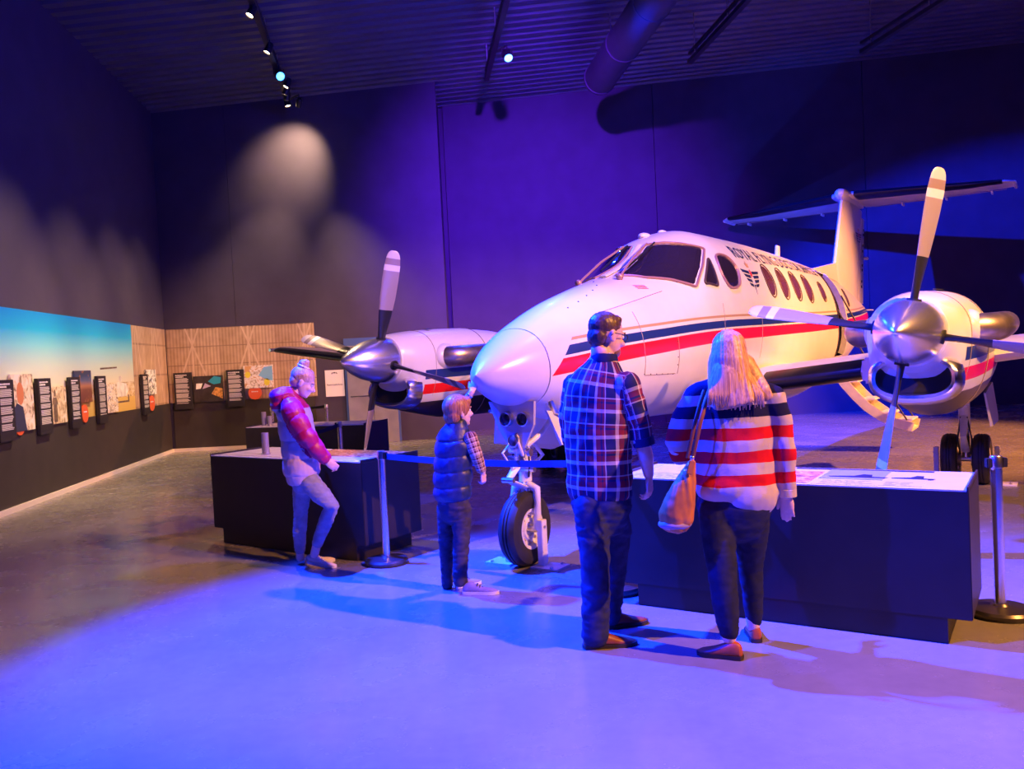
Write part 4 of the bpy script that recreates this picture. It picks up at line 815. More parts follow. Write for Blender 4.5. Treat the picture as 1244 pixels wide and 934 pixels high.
stand(-2.615 + .30, 5.56, .42, 'white wheel stand on the inner side of the far main wheels', 1); stand(-2.615 - .30, 5.56, .4, 'white wheel stand on the outer side of the far main wheels', -1)
# ---------------------------------------------------------------- people
def solid(mb, voxel, smooth, name, matl, parent, org, disp=None, chains=None):
    bmesh.ops.translate(mb.bm, verts=mb.bm.verts[:], vec=-org)
    me = bpy.data.meshes.new('t'); mb.bm.to_mesh(me); mb.bm.free(); o = bpy.data.objects.new('t', me); C.objects.link(o)
    r = o.modifiers.new('r', 'REMESH'); r.mode = 'VOXEL'; r.voxel_size = voxel
    if smooth: q = o.modifiers.new('s', 'SMOOTH'); q.factor = 0.5; q.iterations = smooth
    m2 = bpy.data.meshes.new_from_object(o.evaluated_get(bpy.context.evaluated_depsgraph_get())); bpy.data.objects.remove(o); bpy.data.meshes.remove(me); m2.name = name
    if disp:
        ns = [v.normal.copy() for v in m2.vertices]
        for v, n in zip(m2.vertices, ns): v.co = v.co + n * disp(v.co + org, n)
    if chains:
        at_ = m2.attributes.new('fab', 'FLOAT_VECTOR', 'POINT'); buf = []
        for v in m2.vertices:
            p = v.co + org; best = None
            for ci, (pts, rd, sd) in enumerate(chains):
                acc = 0.0
                for a, b in zip(pts, pts[1:]):
                    d = b - a; L = d.length; t_ = max(0, min(1, (p - a).dot(d) / (L * L))); q = a + d * t_; dist = (p - q).length - rd
                    if best is None or dist < best[0]:
                        dn = d / L; x = (sd - dn * sd.dot(dn)).normalized(); y = dn.cross(x); w = p - q; best = (dist, math.atan2(w.dot(y), w.dot(x)) * rd, acc + t_ * L, float(ci))
                    acc += L
            buf += best[1:]
        at_.data.foreach_set('vector', buf)
    return link(name, m2, matl, parent, True)
def limb(mb, pts, rads, side=None, n=16):
    """closed tapered tube with rounded ends; rads: numbers or (rx, ry)"""
    R = [r if hasattr(r, '__len__') else (r, r) for r in rads]; P = [Vector(p) for p in pts]
    a = (P[0] - P[1]).normalized(); b = (P[-1] - P[-2]).normalized(); r0 = min(R[0]); r1 = min(R[-1])
    PP = [P[0] + a * r0 * .75, P[0] + a * r0 * .5] + P + [P[-1] + b * r1 * .5, P[-1] + b * r1 * .75]
    RR = [tuple(x * .35 for x in R[0]), tuple(x * .78 for x in R[0])] + R + [tuple(x * .78 for x in R[-1]), tuple(x * .35 for x in R[-1])]
    mb.tube(PP, RR, n, True, side)
def nz(p, s): return noise.noise(p * s)
def frame(F):
    F = Vector(F).normalized(); R = F.cross(Vector((0, 0, 1))).normalized(); U = R.cross(F); return R, F, U
def head_blobs(mb, c, F, s, neck_to, nr):
    R, F_, U = frame(F); rot = Matrix((R, F_, U)).transposed(); c = Vector(c)
    P = lambda x, y, z: c + (R * x + F_ * y + U * z) * s
    E = lambda x, y, z, a, b, d: mb.sph(P(x, y, z), (a * s, b * s, d * s), rot, 20)
    E(0, -.012, .030, .076, .096, .088); E(0, .030, -.03, .060, .062, .085); E(0, .040, -.075, .045, .045, .042); E(0, .068, -.098, .022, .02, .018)
    E(0, .078, .022, .048, .018, .014)                                  # brow
    for q in (-1, 1): E(q * .036, .066, -.030, .022, .022, .022); E(q * .077, -.008, -.012, .010, .020, .033); E(q * .083, -.014, .004, .006, .014, .016)
    mb.tube([P(0, .086, .018), P(0, .098, -.008), P(0, .114, -.032), P(0, .094, -.044)], [.009 * s, .011 * s, .016 * s, .010 * s], 10)   # nose
    for q in (-1, 1): E(q * .013, .092, -.036, .009, .011, .008)
    E(0, .083, -.062, .024, .012, .007); E(0, .081, -.074, .021, .012, .008)            # lips
    limb(mb, [neck_to, c + (P(0, -.028, -.09) - c)], [nr * 1.12, nr], R)
    return P, rot
def eyes(P, s, parent, org, rot, brow='brow'):
    for q in (-1, 1):
        e = MB(); e.sph(P(q * .032, .079, .003) - org, .0115 * s, None, 12); o = e.build('eye', M['eyewhite'], parent, True)
        e = MB(); e.sph(P(q * .033, .0875, .003) - org, .0052 * s, None, 10); e.build('iris', M['iris'], o, True)
        e = MB(); e.tube([P(q * .016, .092, .020) - org, P(q * .034, .092, .026) - org, P(q * .052, .078, .020) - org], [.004 * s, .006 * s, .003 * s], 6); e.build('eyebrow', M[brow], parent, True)
M['eyewhite'] = mat('eye_white', (0.8, 0.78, 0.76), 0.2); M['iris'] = mat('eye_iris', (0.05, 0.06, 0.08), 0.2); M['fairbrow'] = mat('fair_brow', (0.5, 0.26, 0.18), 0.7); M['brow'] = mat('brow_hair', (0.16, 0.08, 0.04), 0.7)
def hand(mb, w, d, thumb, palm, s=1.0, curl=(.35, .5, .4), spread=.06, tc=.5):
    w = Vector(w); d = Vector(d).normalized(); t_ = Vector(thumb); t_ = (t_ - d * t_.dot(d)).normalized(); n = d.cross(t_).normalized()
    if n.dot(Vector(palm)) < 0: n = -n
    mb.tube([w - d * .02 * s, w + d * .012 * s, w + d * .05 * s, w + d * .088 * s, w + d * .097 * s], [(.025 * s, .019 * s), (.029 * s, .017 * s), (.040 * s, .016 * s), (.040 * s, .0135 * s), (.034 * s, .009 * s)], 14, True, t_)
    for k, L in enumerate((.072, .080, .075, .058)):
        off = (.030 - .020 * k) * s; b = w + d * (.088 - .004 * abs(k - 1)) * s + t_ * off; dd = (d + t_ * (off / s) * spread * 30 * .1).normalized(); P = [b - dd * .012 * s, b]; a = 0
        for c_, f in zip(curl, (.45, .32, .23)):
            a += c_ * (1 + .12 * k); P.append(P[-1] + (dd * math.cos(a) + n * math.sin(a)) * L * f * s)
        r = (.0098, .0095, .009, .008)[k] * s; limb(mb, P, [r * 1.08, r * 1.05, r, r * .9, r * .8], None, 10)
    b = w + d * .022 * s + t_ * .024 * s; v = (d * .62 + t_ * .72 + n * .3).normalized(); v2 = (d * .92 + t_ * .25 + n * tc).normalized(); P = [b - v * .012 * s, b + v * .028 * s, b + v * .028 * s + v2 * .032 * s, b + v * .028 * s + v2 * .056 * s]; limb(mb, P, [.014 * s, .0125 * s, .0105 * s, .009 * s], None, 10)
def shoe(name, heel, toe, parent, org, up, solem, w=1.0, ank=None, lift=0.0, laces=None, hi=.075):
    heel = Vector((heel[0], heel[1], 0)); toe = Vector((toe[0], toe[1], 0)); L = (toe - heel).length; d = (toe - heel).normalized(); s = Vector((d.y, -d.x, 0)); m = MB(); R = []
    def lf(f): return Vector((0, 0, lift * max(0, 1 - f / .72)))
    for f, hw, h in ((0.0, .018, .05), (.03, .03, hi), (.15, .036, hi + .012), (.30, .037, hi + .008), (.45, .038, hi - .012), (.60, .043, hi - .028), (.75, .045, .045), (.88, .038, .038), (.97, .022, .03), (1.0, .008, .022)):
        c = heel + d * L * f + lf(f); hw *= w; R.append([c + s * (hw * x) + Vector((0, 0, .014 + (h - .014) * z)) for x, z in ((-.9, 0), (-1, .25), (-.92, .6), (-.6, .9), (0, 1), (.6, .9), (.92, .6), (1, .25), (.9, 0))])
    m.rings(R)
    bmesh.ops.translate(m.bm, verts=m.bm.verts[:], vec=-org); o = m.build(name, up, parent, 'auto'); sb = o.modifiers.new('s', 'SUBSURF'); sb.levels = 1; sb.render_levels = 1
    m = MB(); R = []
    for f, hw in ((-.015, .012), (0.02, .031), (.15, .038), (.35, .036), (.55, .042), (.75, .048), (.9, .04), (.99, .022), (1.02, .006)):
        c = heel + d * L * f + lf(f); hw *= w; R.append([c + s * -hw + Vector((0, 0, .001)), c + s * hw + Vector((0, 0, .001)), c + s * hw + Vector((0, 0, .022)), c - s * hw + Vector((0, 0, .022))])
    m.rings(R); bmesh.ops.translate(m.bm, verts=m.bm.verts[:], vec=-org); m.build('sole', solem, o, 'auto')
    if laces:
        for k in range(4):
            c = heel + d * L * (.42 + .07 * k) + Vector((0, 0, hi - .006 - .011 * k)) + lf(.45); m = MB(); m.tube([c - s * .026 * w - Vector((0, 0, .008)), c + Vector((0, 0, .006)), c + s * .026 * w - Vector((0, 0, .008))], .0035, 6)
            bmesh.ops.translate(m.bm, verts=m.bm.verts[:], vec=-org); m.build('lace', laces, o, True)
    return o
def fabric(name, col, rough=.8, var=.12, scale=40): return mat(name, col, rough, 0, var, scale, .25, 500, .2)
def hairmat(name, a, b):
    t = NT(name); mp = t.n('ShaderNodeMapping'); mp.inputs['Scale'].default_value = (90, 90, 5); t.l(t.obj(), mp.inputs[0]); f = t.noise(1.0, 4, .6, mp.outputs[0]); t.base(t.ramp(f, [(.3, a), (.7, b)])).set(Roughness=.42); t.bump(f, .3, .004); return t.m
# ---- plaid cloth read from the cloth's own coordinates
def plaid(name, A, Bc, Wc, per):
    t = NT(name); nd = t.n('ShaderNodeAttribute'); nd.attribute_name = 'fab'; o = t.xyz(nd.outputs['Vector'])
    def band(v): return t.ramp(t.math('FRACT', t.math('ADD', t.math('DIVIDE', v, per), 10.0)), [(0, A), (.26, Wc), (.40, Bc), (.62, A), (.70, Bc), (.80, Wc), (.85, A)], 'CONSTANT')
    t.base(t.mix(.5, band(o[0]), band(o[1]))).set(Roughness=.8); t.b.inputs['Specular IOR Level'].default_value = .2
    return t.m
# ================= man
def wpos(root): return Vector(root.location)
def wrinkle(s1, a1, s2, a2): return lambda p, n: a1 * nz(Vector((p.x, p.y, p.z * 1.6)), s1) + a2 * nz(Vector((p.x + 3, p.y, p.z * 2.2)), s2)
man = thing('person', 'man in plaid shirt, jeans and glasses seen from behind, looking at the aircraft', 'person', (0.46, 4.78, 0), 0, 'visitors'); org = wpos(man)
Y = 4.78; TF = Vector((.5, .86, 0)); TR = Vector((.86, -.5, 0)); A = at
HF = Vector((.86, .45, -.22))
b = MB(); hc = A(737, 407, Y + .02); Ph, hrot = head_blobs(b, hc, HF, 1.06, A(734, 440, Y), .058)
limb(b, [A(729, 590, Y), A(727, 540, Y), A(728, 490, Y), A(731, 465, Y), A(734, 446, Y)], [(.10, .07), (.12, .08), (.14, .085), (.12, .07), (.06, .055)], TR)
sh, el, wr = A(764, 466, Y - .10), A(780, 535, Y - .10), A(788, 577, Y - .06)
limb(b, [sh, A(772, 500, Y - .1), el, A(785, 556, Y - .09), wr], [.055, .05, .044, .042, .029], TF)
hand(b, wr, (.03, .03, -1), TF * 1 + Vector((0, 0, 0)), -TR, 1.04, (.40, .55, .45), .1, .4)
lw = A(722, 552, Y + .42); limb(b, [A(701, 468, Y + .1), A(693, 505, Y + .14), A(697, 540, Y + .2), lw], [.055, .05, .044, .03], TR)
hand(b, lw, (.6, .6, -.1), (0, 0, 1), (.6, -.6, 0), 1.0)
for P_, r_ in (([A(719, 612, Y - .05), A(722, 650, Y - .07), A(723, 690, Y - .1), A(723, 778, Y - .14)], [.06, .055, .05, .045]), ([A(741, 612, Y + .08), A(746, 650, Y + .12), A(742, 690, Y + .17), A(739, 750, Y + .18)], [.06, .055, .05, .045])): limb(b, P_, r_, TR)
body = solid(b, .0062, 2, 'body', M['skin'], man, org); eyes(Ph, 1.06, man, org, hrot)
# hair, beard
b = MB(); R, F_, U = frame(HF); b.sph(Ph(0, -.020, .042), (.080 * 1.06, .095 * 1.06, .083 * 1.06), hrot, 24); b.sph(Ph(0, .03, .090), (.06, .045, .028), hrot, 16); b.sph(Ph(0, -.058, -.015), (.070, .055, .068), hrot, 16); solid(b, .007, 1, 'hair', hairmat('short_brown_hair', (.05, .025, .018), (.12, .06, .04)), man, org, lambda p, n: .003 * nz(p, 90))
b = MB(); b.sph(Ph(0, .052, -.082), (.05, .046, .040), hrot, 18); solid(b, .006, 1, 'beard', hairmat('ginger_beard', (.16, .06, .03), (.3, .13, .07)), man, org, lambda p, n: .002 * nz(p, 120))
m = MB()
for q in (-1, 1):
    ring = [Ph(q * .034 + .024 * math.cos(a), .098, .0 + .019 * math.sin(a)) - org for a in [2 * PI * k / 16 for k in range(17)]]; m.tube(ring, .0022, 5, False); m.tube([Ph(q * .058, .098, .006) - org, Ph(q * .084, .04, .008) - org, Ph(q * .086, -.012, .006) - org, Ph(q * .086, -.03, -.012) - org], .0026, 5)
m.tube([Ph(-.01, .1, .003) - org, Ph(.01, .1, .003) - org], .002, 5); m.build('glasses', M['black'], man, True)
M['plaid'] = plaid('navy_maroon_plaid', (.012, .014, .075), (.22, .012, .035), (.62, .52, .52), .145)
b = MB(); tor = [A(728, 600, Y), A(728, 585, Y), A(727, 555, Y), A(726, 520, Y), A(727, 490, Y), A(728, 471, Y), A(730, 457, Y), A(732, 446, Y), A(733, 436, Y)]
limb(b, tor, [(.192, .14), (.197, .145), (.195, .145), (.203, .14), (.21, .128), (.205, .12), (.17, .105), (.115, .088), (.075, .07)], TR, 24)
sl = [A(761, 464, Y - .10), A(771, 492, Y - .11), A(778, 515, Y - .105), A(781.5, 536, Y - .1)]; limb(b, sl, [.075, .067, .062, .058], TF)
sl2 = [A(700, 465, Y + .1), A(692, 505, Y + .14), A(696, 538, Y + .2)]; limb(b, sl2, [.075, .067, .06], TR)
sr = solid(b, .011, 3, 'shirt', M['plaid'], man, org, lambda p, n: .007 * nz(Vector((p.x * 1.2, p.y * 1.2, p.z * 2.0)), 8) + .004 * nz(p, 22), [(tor, .19, TR), (sl, .062, TF), (sl2, .062, TR)])
m = MB(); c = A(782, 537, Y - .1) - org; dd = (el - sh).normalized(); m.tube([c - dd * .03, c - dd * .025, c + dd * .018, c + dd * .022], [.058, .063, .062, .055], 18, True); m.build('rolled_cuff', M['plaid'], sr, 'auto')
nk = A(734, 436, Y) - org; m = MB(); m.lathe([(.078, -.02), (.080, .0), (.074, .028), (.066, .03), (.070, .0), (.07, -.02)], nk, (.08, .03, 1), 24, False); m.build('collar', M['plaid'], sr, 'auto')
M['denim_dark'] = fabric('dark_denim', (.022, .026, .075), .75, .35, 14)
b = MB(); limb(b, [A(730, 590, Y), A(730, 612, Y), A(731, 634, Y)], [(.165, .125), (.182, .14), (.15, .11)], TR, 24)
L1 = [A(718, 612, Y - .05), A(721, 645, Y - .07), A(723, 690, Y - .1), A(724, 735, Y - .13), A(723, 774, Y - .14)]; limb(b, L1, [.1, .096, .082, .08, .08], TR)
L2 = [A(742, 612, Y + .06), A(748, 645, Y + .1), A(745, 690, Y + .16), A(742, 725, Y + .17), A(740, 750, Y + .18)]; limb(b, L2, [.1, .094, .08, .074, .07], TR)
jn = solid(b, .011, 3, 'jeans', M['denim_dark'], man, org, lambda p, n: .007 * nz(Vector((p.x, p.y, p.z * 1.7)), 9) + (.008 if p.z < .35 or .55 < p.z < .78 else .003) * nz(Vector((p.x, p.y, p.z * 2.2)), 17))
M['leather'] = mat('brown_leather', (.22, .055, .035), .35, 0, .3, 14); M['sole_dark'] = mat('dark_sole', (.03, .02, .018), .6)
shoe('shoe', (.325, 4.63), (.625, 4.66), man, org, M['leather'], M['sole_dark'], 1.05, hi=.09); shoe('shoe', (.49, 4.945), (.745, 5.03), man, org, M['leather'], M['sole_dark'], 1.0, hi=.085)
# ================= woman
Y = 4.5; wom = thing('person', 'woman with long blonde hair in a striped jumper, seen from behind', 'person', (1.17, 4.5, 0), 0, 'visitors'); org = wpos(wom)
TF = Vector((.25, .97, 0)); TR = Vector((.97, -.25, 0)); HF = Vector((.30, .93, -.18))
b = MB(); Ph, hrot = head_blobs(b, A(886, 430, Y + .02), HF, .98, A(886, 464, Y), .052)
limb(b, [A(893, 590, Y), A(891, 550, Y), A(890, 500, Y), A(888, 482, Y), A(886, 466, Y)], [(.10, .07), (.12, .075), (.13, .08), (.11, .065), (.055, .05)], TR)
wr = A(956, 600, Y - .05); limb(b, [A(938, 480, Y - .05), A(948, 512, Y - .06), A(955, 547, Y - .06), wr], [.05, .045, .04, .027], TF); hand(b, wr, (.0, .05, -1), (-.8, .5, 0), (-.2, .9, 0), .96, (.15, .25, .2), .12, .2)
lw = A(850, 548, Y + .36); limb(b, [A(842, 480, Y + .04), A(828, 508, Y + .03), A(821, 545, Y + .03), lw], [.05, .045, .04, .027], TR); hand(b, lw, (.3, .9, .1), (0, 0, 1), (.9, -.3, 0), .94)
for P_, r_ in (([A(872, 612, Y - .02), A(871, 640, Y - .04), A(877, 690, Y - .09), A(886, 775, Y - .12)], [.06, .055, .05, .038]), ([A(912, 612, Y), A(911, 640, Y + .02), A(911, 690, Y + .08), A(915, 760, Y + .12)], [.06, .055, .045, .038])): limb(b, P_, r_, TR)
solid(b, .0062, 2, 'body', M['skin_pale'], wom, org); eyes(Ph, .98, wom, org, hrot)
t = NT('striped_jumper_knit'); g = (.52, .43, .43); rd = (.62, .008, .02); nv = (.012, .012, .06)
zz = t.xyz()[2]
def zof(y): return A(890, y, Y - .12).z
st_ = []; lo, hi_ = zof(640), zof(455)
for y, c in ((640, g), (591, rd), (577, g), (563, rd), (549, g), (535, rd), (521, g), (508, nv), (493, g), (481, nv)): st_.append(((zof(y) - lo) / (hi_ - lo), c))
mr = t.math('DIVIDE', t.math('SUBTRACT', zz, lo), hi_ - lo)
t.base(t.ramp(t.math('ADD', mr, t.math('MULTIPLY', t.math('SUBTRACT', t.noise(6, 2), .5), .03)), st_, 'CONSTANT')).set(Roughness=.9); t.b.inputs['Specular IOR Level'].default_value = .15
kn = t.n('ShaderNodeTexWave'); kn.inputs['Scale'].default_value = 70; kn.bands_direction = 'Z'; kn.inputs['Distortion'].default_value = 3; t.l(t.obj(), kn.inputs['Vector']); t.bump(kn.outputs['Fac'], .35, .004); M['knit'] = t.m
b = MB(); limb(b, [A(890, 588, Y), A(891, 577, Y), A(890, 555, Y), A(890, 525, Y), A(889, 495, Y), A(888, 479, Y), A(886, 468, Y)], [(.212, .155), (.218, .158), (.215, .15), (.213, .14), (.205, .13), (.185, .112), (.08, .075)], TR, 26)
b.sph(A(904, 598, Y - .01), (.178, .165, .158), None, 24); b.sph(A(884, 590, Y - .01), (.175, .16, .11), None, 24); limb(b, [A(880, 472, Y), A(850, 480, Y + .03)], [.08, .072], (0, 0, 1)); limb(b, [A(894, 472, Y - .01), A(934, 481, Y - .04)], [.08, .072], (0, 0, 1))
limb(b, [A(938, 482, Y - .05), A(948, 512, Y - .06), A(953, 545, Y - .06), A(955, 580, Y - .055), A(955.5, 598, Y - .05)], [.073, .062, .057, .05, .046], TF)
limb(b, [A(847, 481, Y + .03), A(831, 508, Y + .03), A(822, 538, Y + .03), A(826, 552, Y + .09), A(845, 552, Y + .28)], [.072, .066, .064, .06, .048], TR)
jp = solid(b, .0105, 3, 'jumper', M['knit'], wom, org, lambda p, n: .007 * nz(Vector((p.x, p.y, p.z * 1.5)), 8) + .003 * nz(p, 20))
m = MB(); c = A(956, 600, Y - .05) - org; m.tube([c + Vector((0, 0, .03)), c + Vector((0, 0, .026)), c - Vector((0, 0, .012)), c - Vector((0, 0, .016))], [.044, .05, .05, .042], 18); m.build('cuff', fabric('grey_rib_knit', g, .9), jp, 'auto')
M['denim_navy'] = fabric('navy_denim', (.016, .018, .05), .75, .3, 16)
b = MB(); limb(b, [A(892, 592, Y), A(892, 615, Y), A(892, 636, Y)], [(.185, .14), (.205, .155), (.17, .13)], TR, 24)
limb(b, [A(872, 615, Y - .02), A(871, 640, Y - .04), A(877, 690, Y - .09), A(881, 730, Y - .11), A(886, 768, Y - .12)], [.1, .096, .079, .072, .055], TR)
limb(b, [A(911, 615, Y), A(912, 640, Y + .02), A(912, 690, Y + .08), A(915, 722, Y + .1), A(915.5, 754, Y + .12)], [.1, .098, .067, .060, .046], TR)
solid(b, .011, 3, 'jeans', M['denim_navy'], wom, org, lambda p, n: .005 * nz(p, 10) + .004 * nz(Vector((p.x, p.y, p.z * 2.4)), 20))
M['blonde'] = hairmat('blonde_hair', (.34, .15, .07), (.78, .48, .27))
b = MB(); b.sph(Ph(0, -.012, .038), (.090, .108, .092), hrot, 24)
limb(b, [A(886, 418, Y - .03), A(885, 440, Y - .05), A(885, 462, Y - .085), A(888, 478, Y - .125), A(892, 492, Y - .155)], [(.085, .08), (.104, .09), (.108, .07), (.115, .035), (.11, .018)], TR, 24)
limb(b, [A(905, 440, Y - .03), A(916, 460, Y - .07), A(926, 474, Y - .12), A(934, 484, Y - .135)], [(.05, .05), (.05, .035), (.045, .022), (.03, .012)], TR, 14)
def hd(p, n):
    a = math.atan2(p.y - 4.6, p.x - 1.17) * 9; return .0045 * noise.noise(Vector((a * 2.2, 0, p.z * .8))) + .002 * noise.noise(Vector((a * 6, 3, p.z * 1)))
hr = solid(b, .007, 2, 'hair', M['blonde'], wom, org, hd)
random.seed(7); m = MB()
for k in range(95):
    f = random.uniform(-1, 1); x0 = 886 + 20 * f; x1 = 888 + 28 * f + (26 * max(0, f - .55) if f > .55 else 0); ye = random.uniform(488, 499) - 8 * max(0, f - .6)
    P_ = [A(886 + 8 * f, 412, Y - .03), A(x0, 430, Y - .025 - .078 * math.sqrt(max(0, 1 - f * f))), A((x0 * .6 + x1 * .4), 455, Y - .06 - .10 * math.sqrt(max(.1, 1 - f * f))), A(x1, 478, Y - .155), A(x1 + random.uniform(-3, 4), ye, Y - .165)]
    m.tube([p - org for p in P_], [(.008, .004), (.008, .004), (.008, .004), (.007, .003), (.002, .001)], 5, True, TR)
tag(m.build('hair_strands', M['blonde'], hr, True), kind='stuff')
M['rust'] = mat('rust_leather', (.42, .09, .03), .45, 0, .25, 12)
shoe('shoe', (1.135, 4.345), (.925, 4.46), wom, org, M['rust'], M['sole_dark'], 1.0, hi=.085); shoe('shoe', (1.275, 4.575), (1.31, 4.81), wom, org, M['rust'], M['sole_dark'], .95, hi=.085)
# ---- her shoulder bag
Yb = 4.36; bag = thing('shoulder_bag', 'tan leather shoulder bag hanging at the left hip of the woman in the striped jumper', 'bag', A(820, 641, Yb)); bo = wpos(bag)
M['tan'] = mat('tan_leather', (.46, .15, .035), .42, 0, .25, 10)
b = MB(); limb(b, [A(841, 562, Yb), A(835, 580, Yb), A(827, 605, Yb), A(821, 627, Yb), A(820, 636, Yb)], [(.022, .025), (.048, .045), (.078, .065), (.094, .075), (.082, .065)], (1, 0, 0), 24)
bb = solid(b, .009, 2, 'bag_body', M['tan'], bag, bo, lambda p, n: .008 * noise.noise(Vector((math.atan2(p.y - Yb, p.x - .86) * 3, p.z * 3, 0))) + .003 * nz(p, 25))
b = MB(); b.sph(A(820, 636, Yb) - bo, (.088, .07, .035), None, 20); b.build('bag_base', mat('lilac_suede', (.36, .26, .34), .8), bag, True)
MB().box(A(839, 568, Yb - .05) - bo, (.03, .012, .07), Matrix.Rotation(.3, 3, 'Y'), .003).build('strap_tab', M['tan'], bb); MB().sph(A(841, 556, Yb) - bo, .014, None, 10).build('ring', M['chrome'], bb, True)
sp = [A(841, 557, Yb) - bo, A(846, 535, Yb - .025) - bo, A(851, 512, Yb - .03) - bo, A(857, 490, Yb - .0) - bo, A(862, 474, Yb + .055) - bo, A(866, 468, Yb + .11) - bo]
MB().tube(sp, [(.012, .005)] * 6, 8, True, (1, 0, 0)).build('strap', mat('strap_leather', (.20, .06, .03), .5), bag, 'auto'); sp2 = [p + Vector((-.02, .03, 0)) for p in sp[:5]]; MB().tube(sp2, [(.010, .004)] * 5, 8, True, (1, 0, 0)).build('strap', mat('strap_leather', (.20, .06, .03), .5), bag, 'auto')
# ================= boy
Y = 5.9; boy = thing('person', 'boy in a puffy navy vest reaching towards the aircraft nose', 'person', (-.43, 5.9, 0), 0, 'visitors'); org = wpos(boy)
TF = Vector((.6, .8, 0)); TR = Vector((.8, -.6, 0)); HF = Vector((.84, .53, .05))
b = MB(); Ph, hrot = head_blobs(b, A(557, 500, Y + .01), HF, .92, A(556, 520, Y), .042)
limb(b, [A(549, 600, Y), A(551, 565, Y), A(552, 538, Y), A(555, 522, Y)], [(.07, .05), (.08, .06), (.085, .06), (.045, .042)], TR)
wr = A(586.5, 574, Y - .05); limb(b, [A(572, 531, Y - .08), A(579, 553, Y - .085), wr], [.036, .034, .022], TF); hand(b, wr, (.05, .1, -1), TF, -TR, .74, (.7, .8, .6), .05, .6)
w2_ = A(573.5, 475.5, Y + .26); limb(b, [A(552, 524, Y + .10), A(563, 505, Y + .28), A(566, 486, Y + .28), w2_], [.036, .034, .03, .021], TR); hand(b, w2_, (.35, .35, 1), (-.7, .2, .3), (.5, .8, -.3), .78, (.25, .3, .2), .1, .3)
for P_, r_ in (([A(542, 610, Y + .06), A(542, 655, Y + .08), A(543, 708, Y + .1)], [.045, .038, .032]), ([A(561, 610, Y - .03), A(560, 655, Y - .03), A(559, 708, Y - .05)], [.045, .038, .032])): limb(b, P_, r_, TR)
solid(b, .0055, 2, 'body', M['skin_pale'], boy, org); eyes(Ph, .92, boy, org, hrot, 'fairbrow')
t = NT('navy_puffer'); t.base(t.ramp(t.noise(30, 3), [(.3, (.012, .022, .075)), (.7, (.022, .035, .11))])).set(Roughness=.42); t.bump(t.noise(45, 3), .25, .006); M['vest'] = t.m
z0, z1 = A(550, 607, Y).z, A(553, 524, Y).z
def puff(p, n):
    f = (p.z - z0 + .01 * math.sin(p.x * 9)) / .107; return .019 * (abs(math.sin(PI * f))**.45 - .75) * (1 if z0 - .02 < p.z < z1 + .03 else .2) * (1 - .6 * abs(n.z)) + .004 * nz(p, 24)
b = MB(); limb(b, [A(549.5, 602, Y), A(550, 580, Y), A(551, 555, Y), A(551.5, 535, Y), A(554, 523, Y), A(556, 515, Y)], [(.145, .115), (.148, .12), (.145, .12), (.14, .112), (.105, .085), (.075, .07)], TR, 26)
solid(b, .0085, 2, 'vest', M['vest'], boy, org, puff)
M['plaid2'] = plaid('tan_check_flannel', (.10, .012, .025), (.62, .40, .22), (.74, .62, .45), .036)
b = MB(); c1_ = [A(571, 531, Y - .07), A(578, 551, Y - .085), A(584.5, 570, Y - .06)]; limb(b, c1_, [.052, .046, .036], TF); c2_ = [A(552, 524, Y + .09), A(562, 506, Y + .26), A(565, 492, Y + .28)]; limb(b, c2_, [.052, .046, .038], TR)
solid(b, .007, 2, 'checked_shirt', M['plaid2'], boy, org, lambda p, n: .004 * nz(p, 24), [(c1_, .045, TF), (c2_, .045, TR)])
M['trouser'] = fabric('charcoal_trousers', (.045, .04, .06), .75, .3, 18)
b = MB(); limb(b, [A(551, 600, Y), A(551, 615, Y), A(551, 625, Y)], [(.12, .095), (.125, .1), (.11, .09)], TR, 20)
limb(b, [A(541.5, 618, Y + .05), A(542, 655, Y + .08), A(543, 685, Y + .09), A(543.5, 711, Y + .1)], [.066, .056, .046, .042], TR); limb(b, [A(561, 618, Y - .02), A(560.5, 655, Y - .03), A(559.5, 685, Y - .04), A(559, 706, Y - .05)], [.072, .062, .054, .052], TR)
solid(b, .0085, 2, 'trousers', M['trouser'], boy, org, lambda p, n: .006 * nz(Vector((p.x, p.y, p.z * 1.8)), 14) + .005 * nz(Vector((p.x, p.y, p.z * 2.5)), 26))
M['canvas'] = mat('grey_canvas', (.26, .20, .22), .75, 0, .2, 20); M['sole_white'] = mat('white_sole', (.75, .70, .68), .5); M['lace'] = mat('dark_lace', (.03, .02, .03), .7)
shoe('shoe', (-.415, 5.84), (-.165, 5.80), boy, org, M['canvas'], M['sole_white'], .82, laces=M['lace'], hi=.075); shoe('shoe', (-.475, 6.0), (-.30, 6.10), boy, org, M['canvas'], M['sole_white'], .78, laces=M['lace'], hi=.075)
b = MB(); b.sph(Ph(0, -.018, .04), (.086, .102, .09), hrot, 24); b.sph(Ph(0, -.06, -.03), (.074, .055, .062), hrot, 18); b.sph(Ph(0, .06, .072), (.062, .042, .04), hrot, 16)
for q in (-1, 1): b.sph(Ph(q * .07, .0, .02), (.02, .05, .05), hrot, 12)
b2 = hairmat('auburn_hair', (.22, .07, .025), (.52, .22, .08)); solid(b, .0065, 1, 'hair', b2, boy, org, lambda p, n: .004 * noise.noise(Vector((math.atan2(p.y - 5.9, p.x + .37) * 12, 0, p.z * 3))))
m = MB(); m.lathe([(.024, -.006), (.027, 0), (.024, .006)], A(571, 480, Y + .265) - org, (w2_ - A(566, 486, Y + .28)), 16, False); m.build('bracelet', M['chrome'], boy, True)
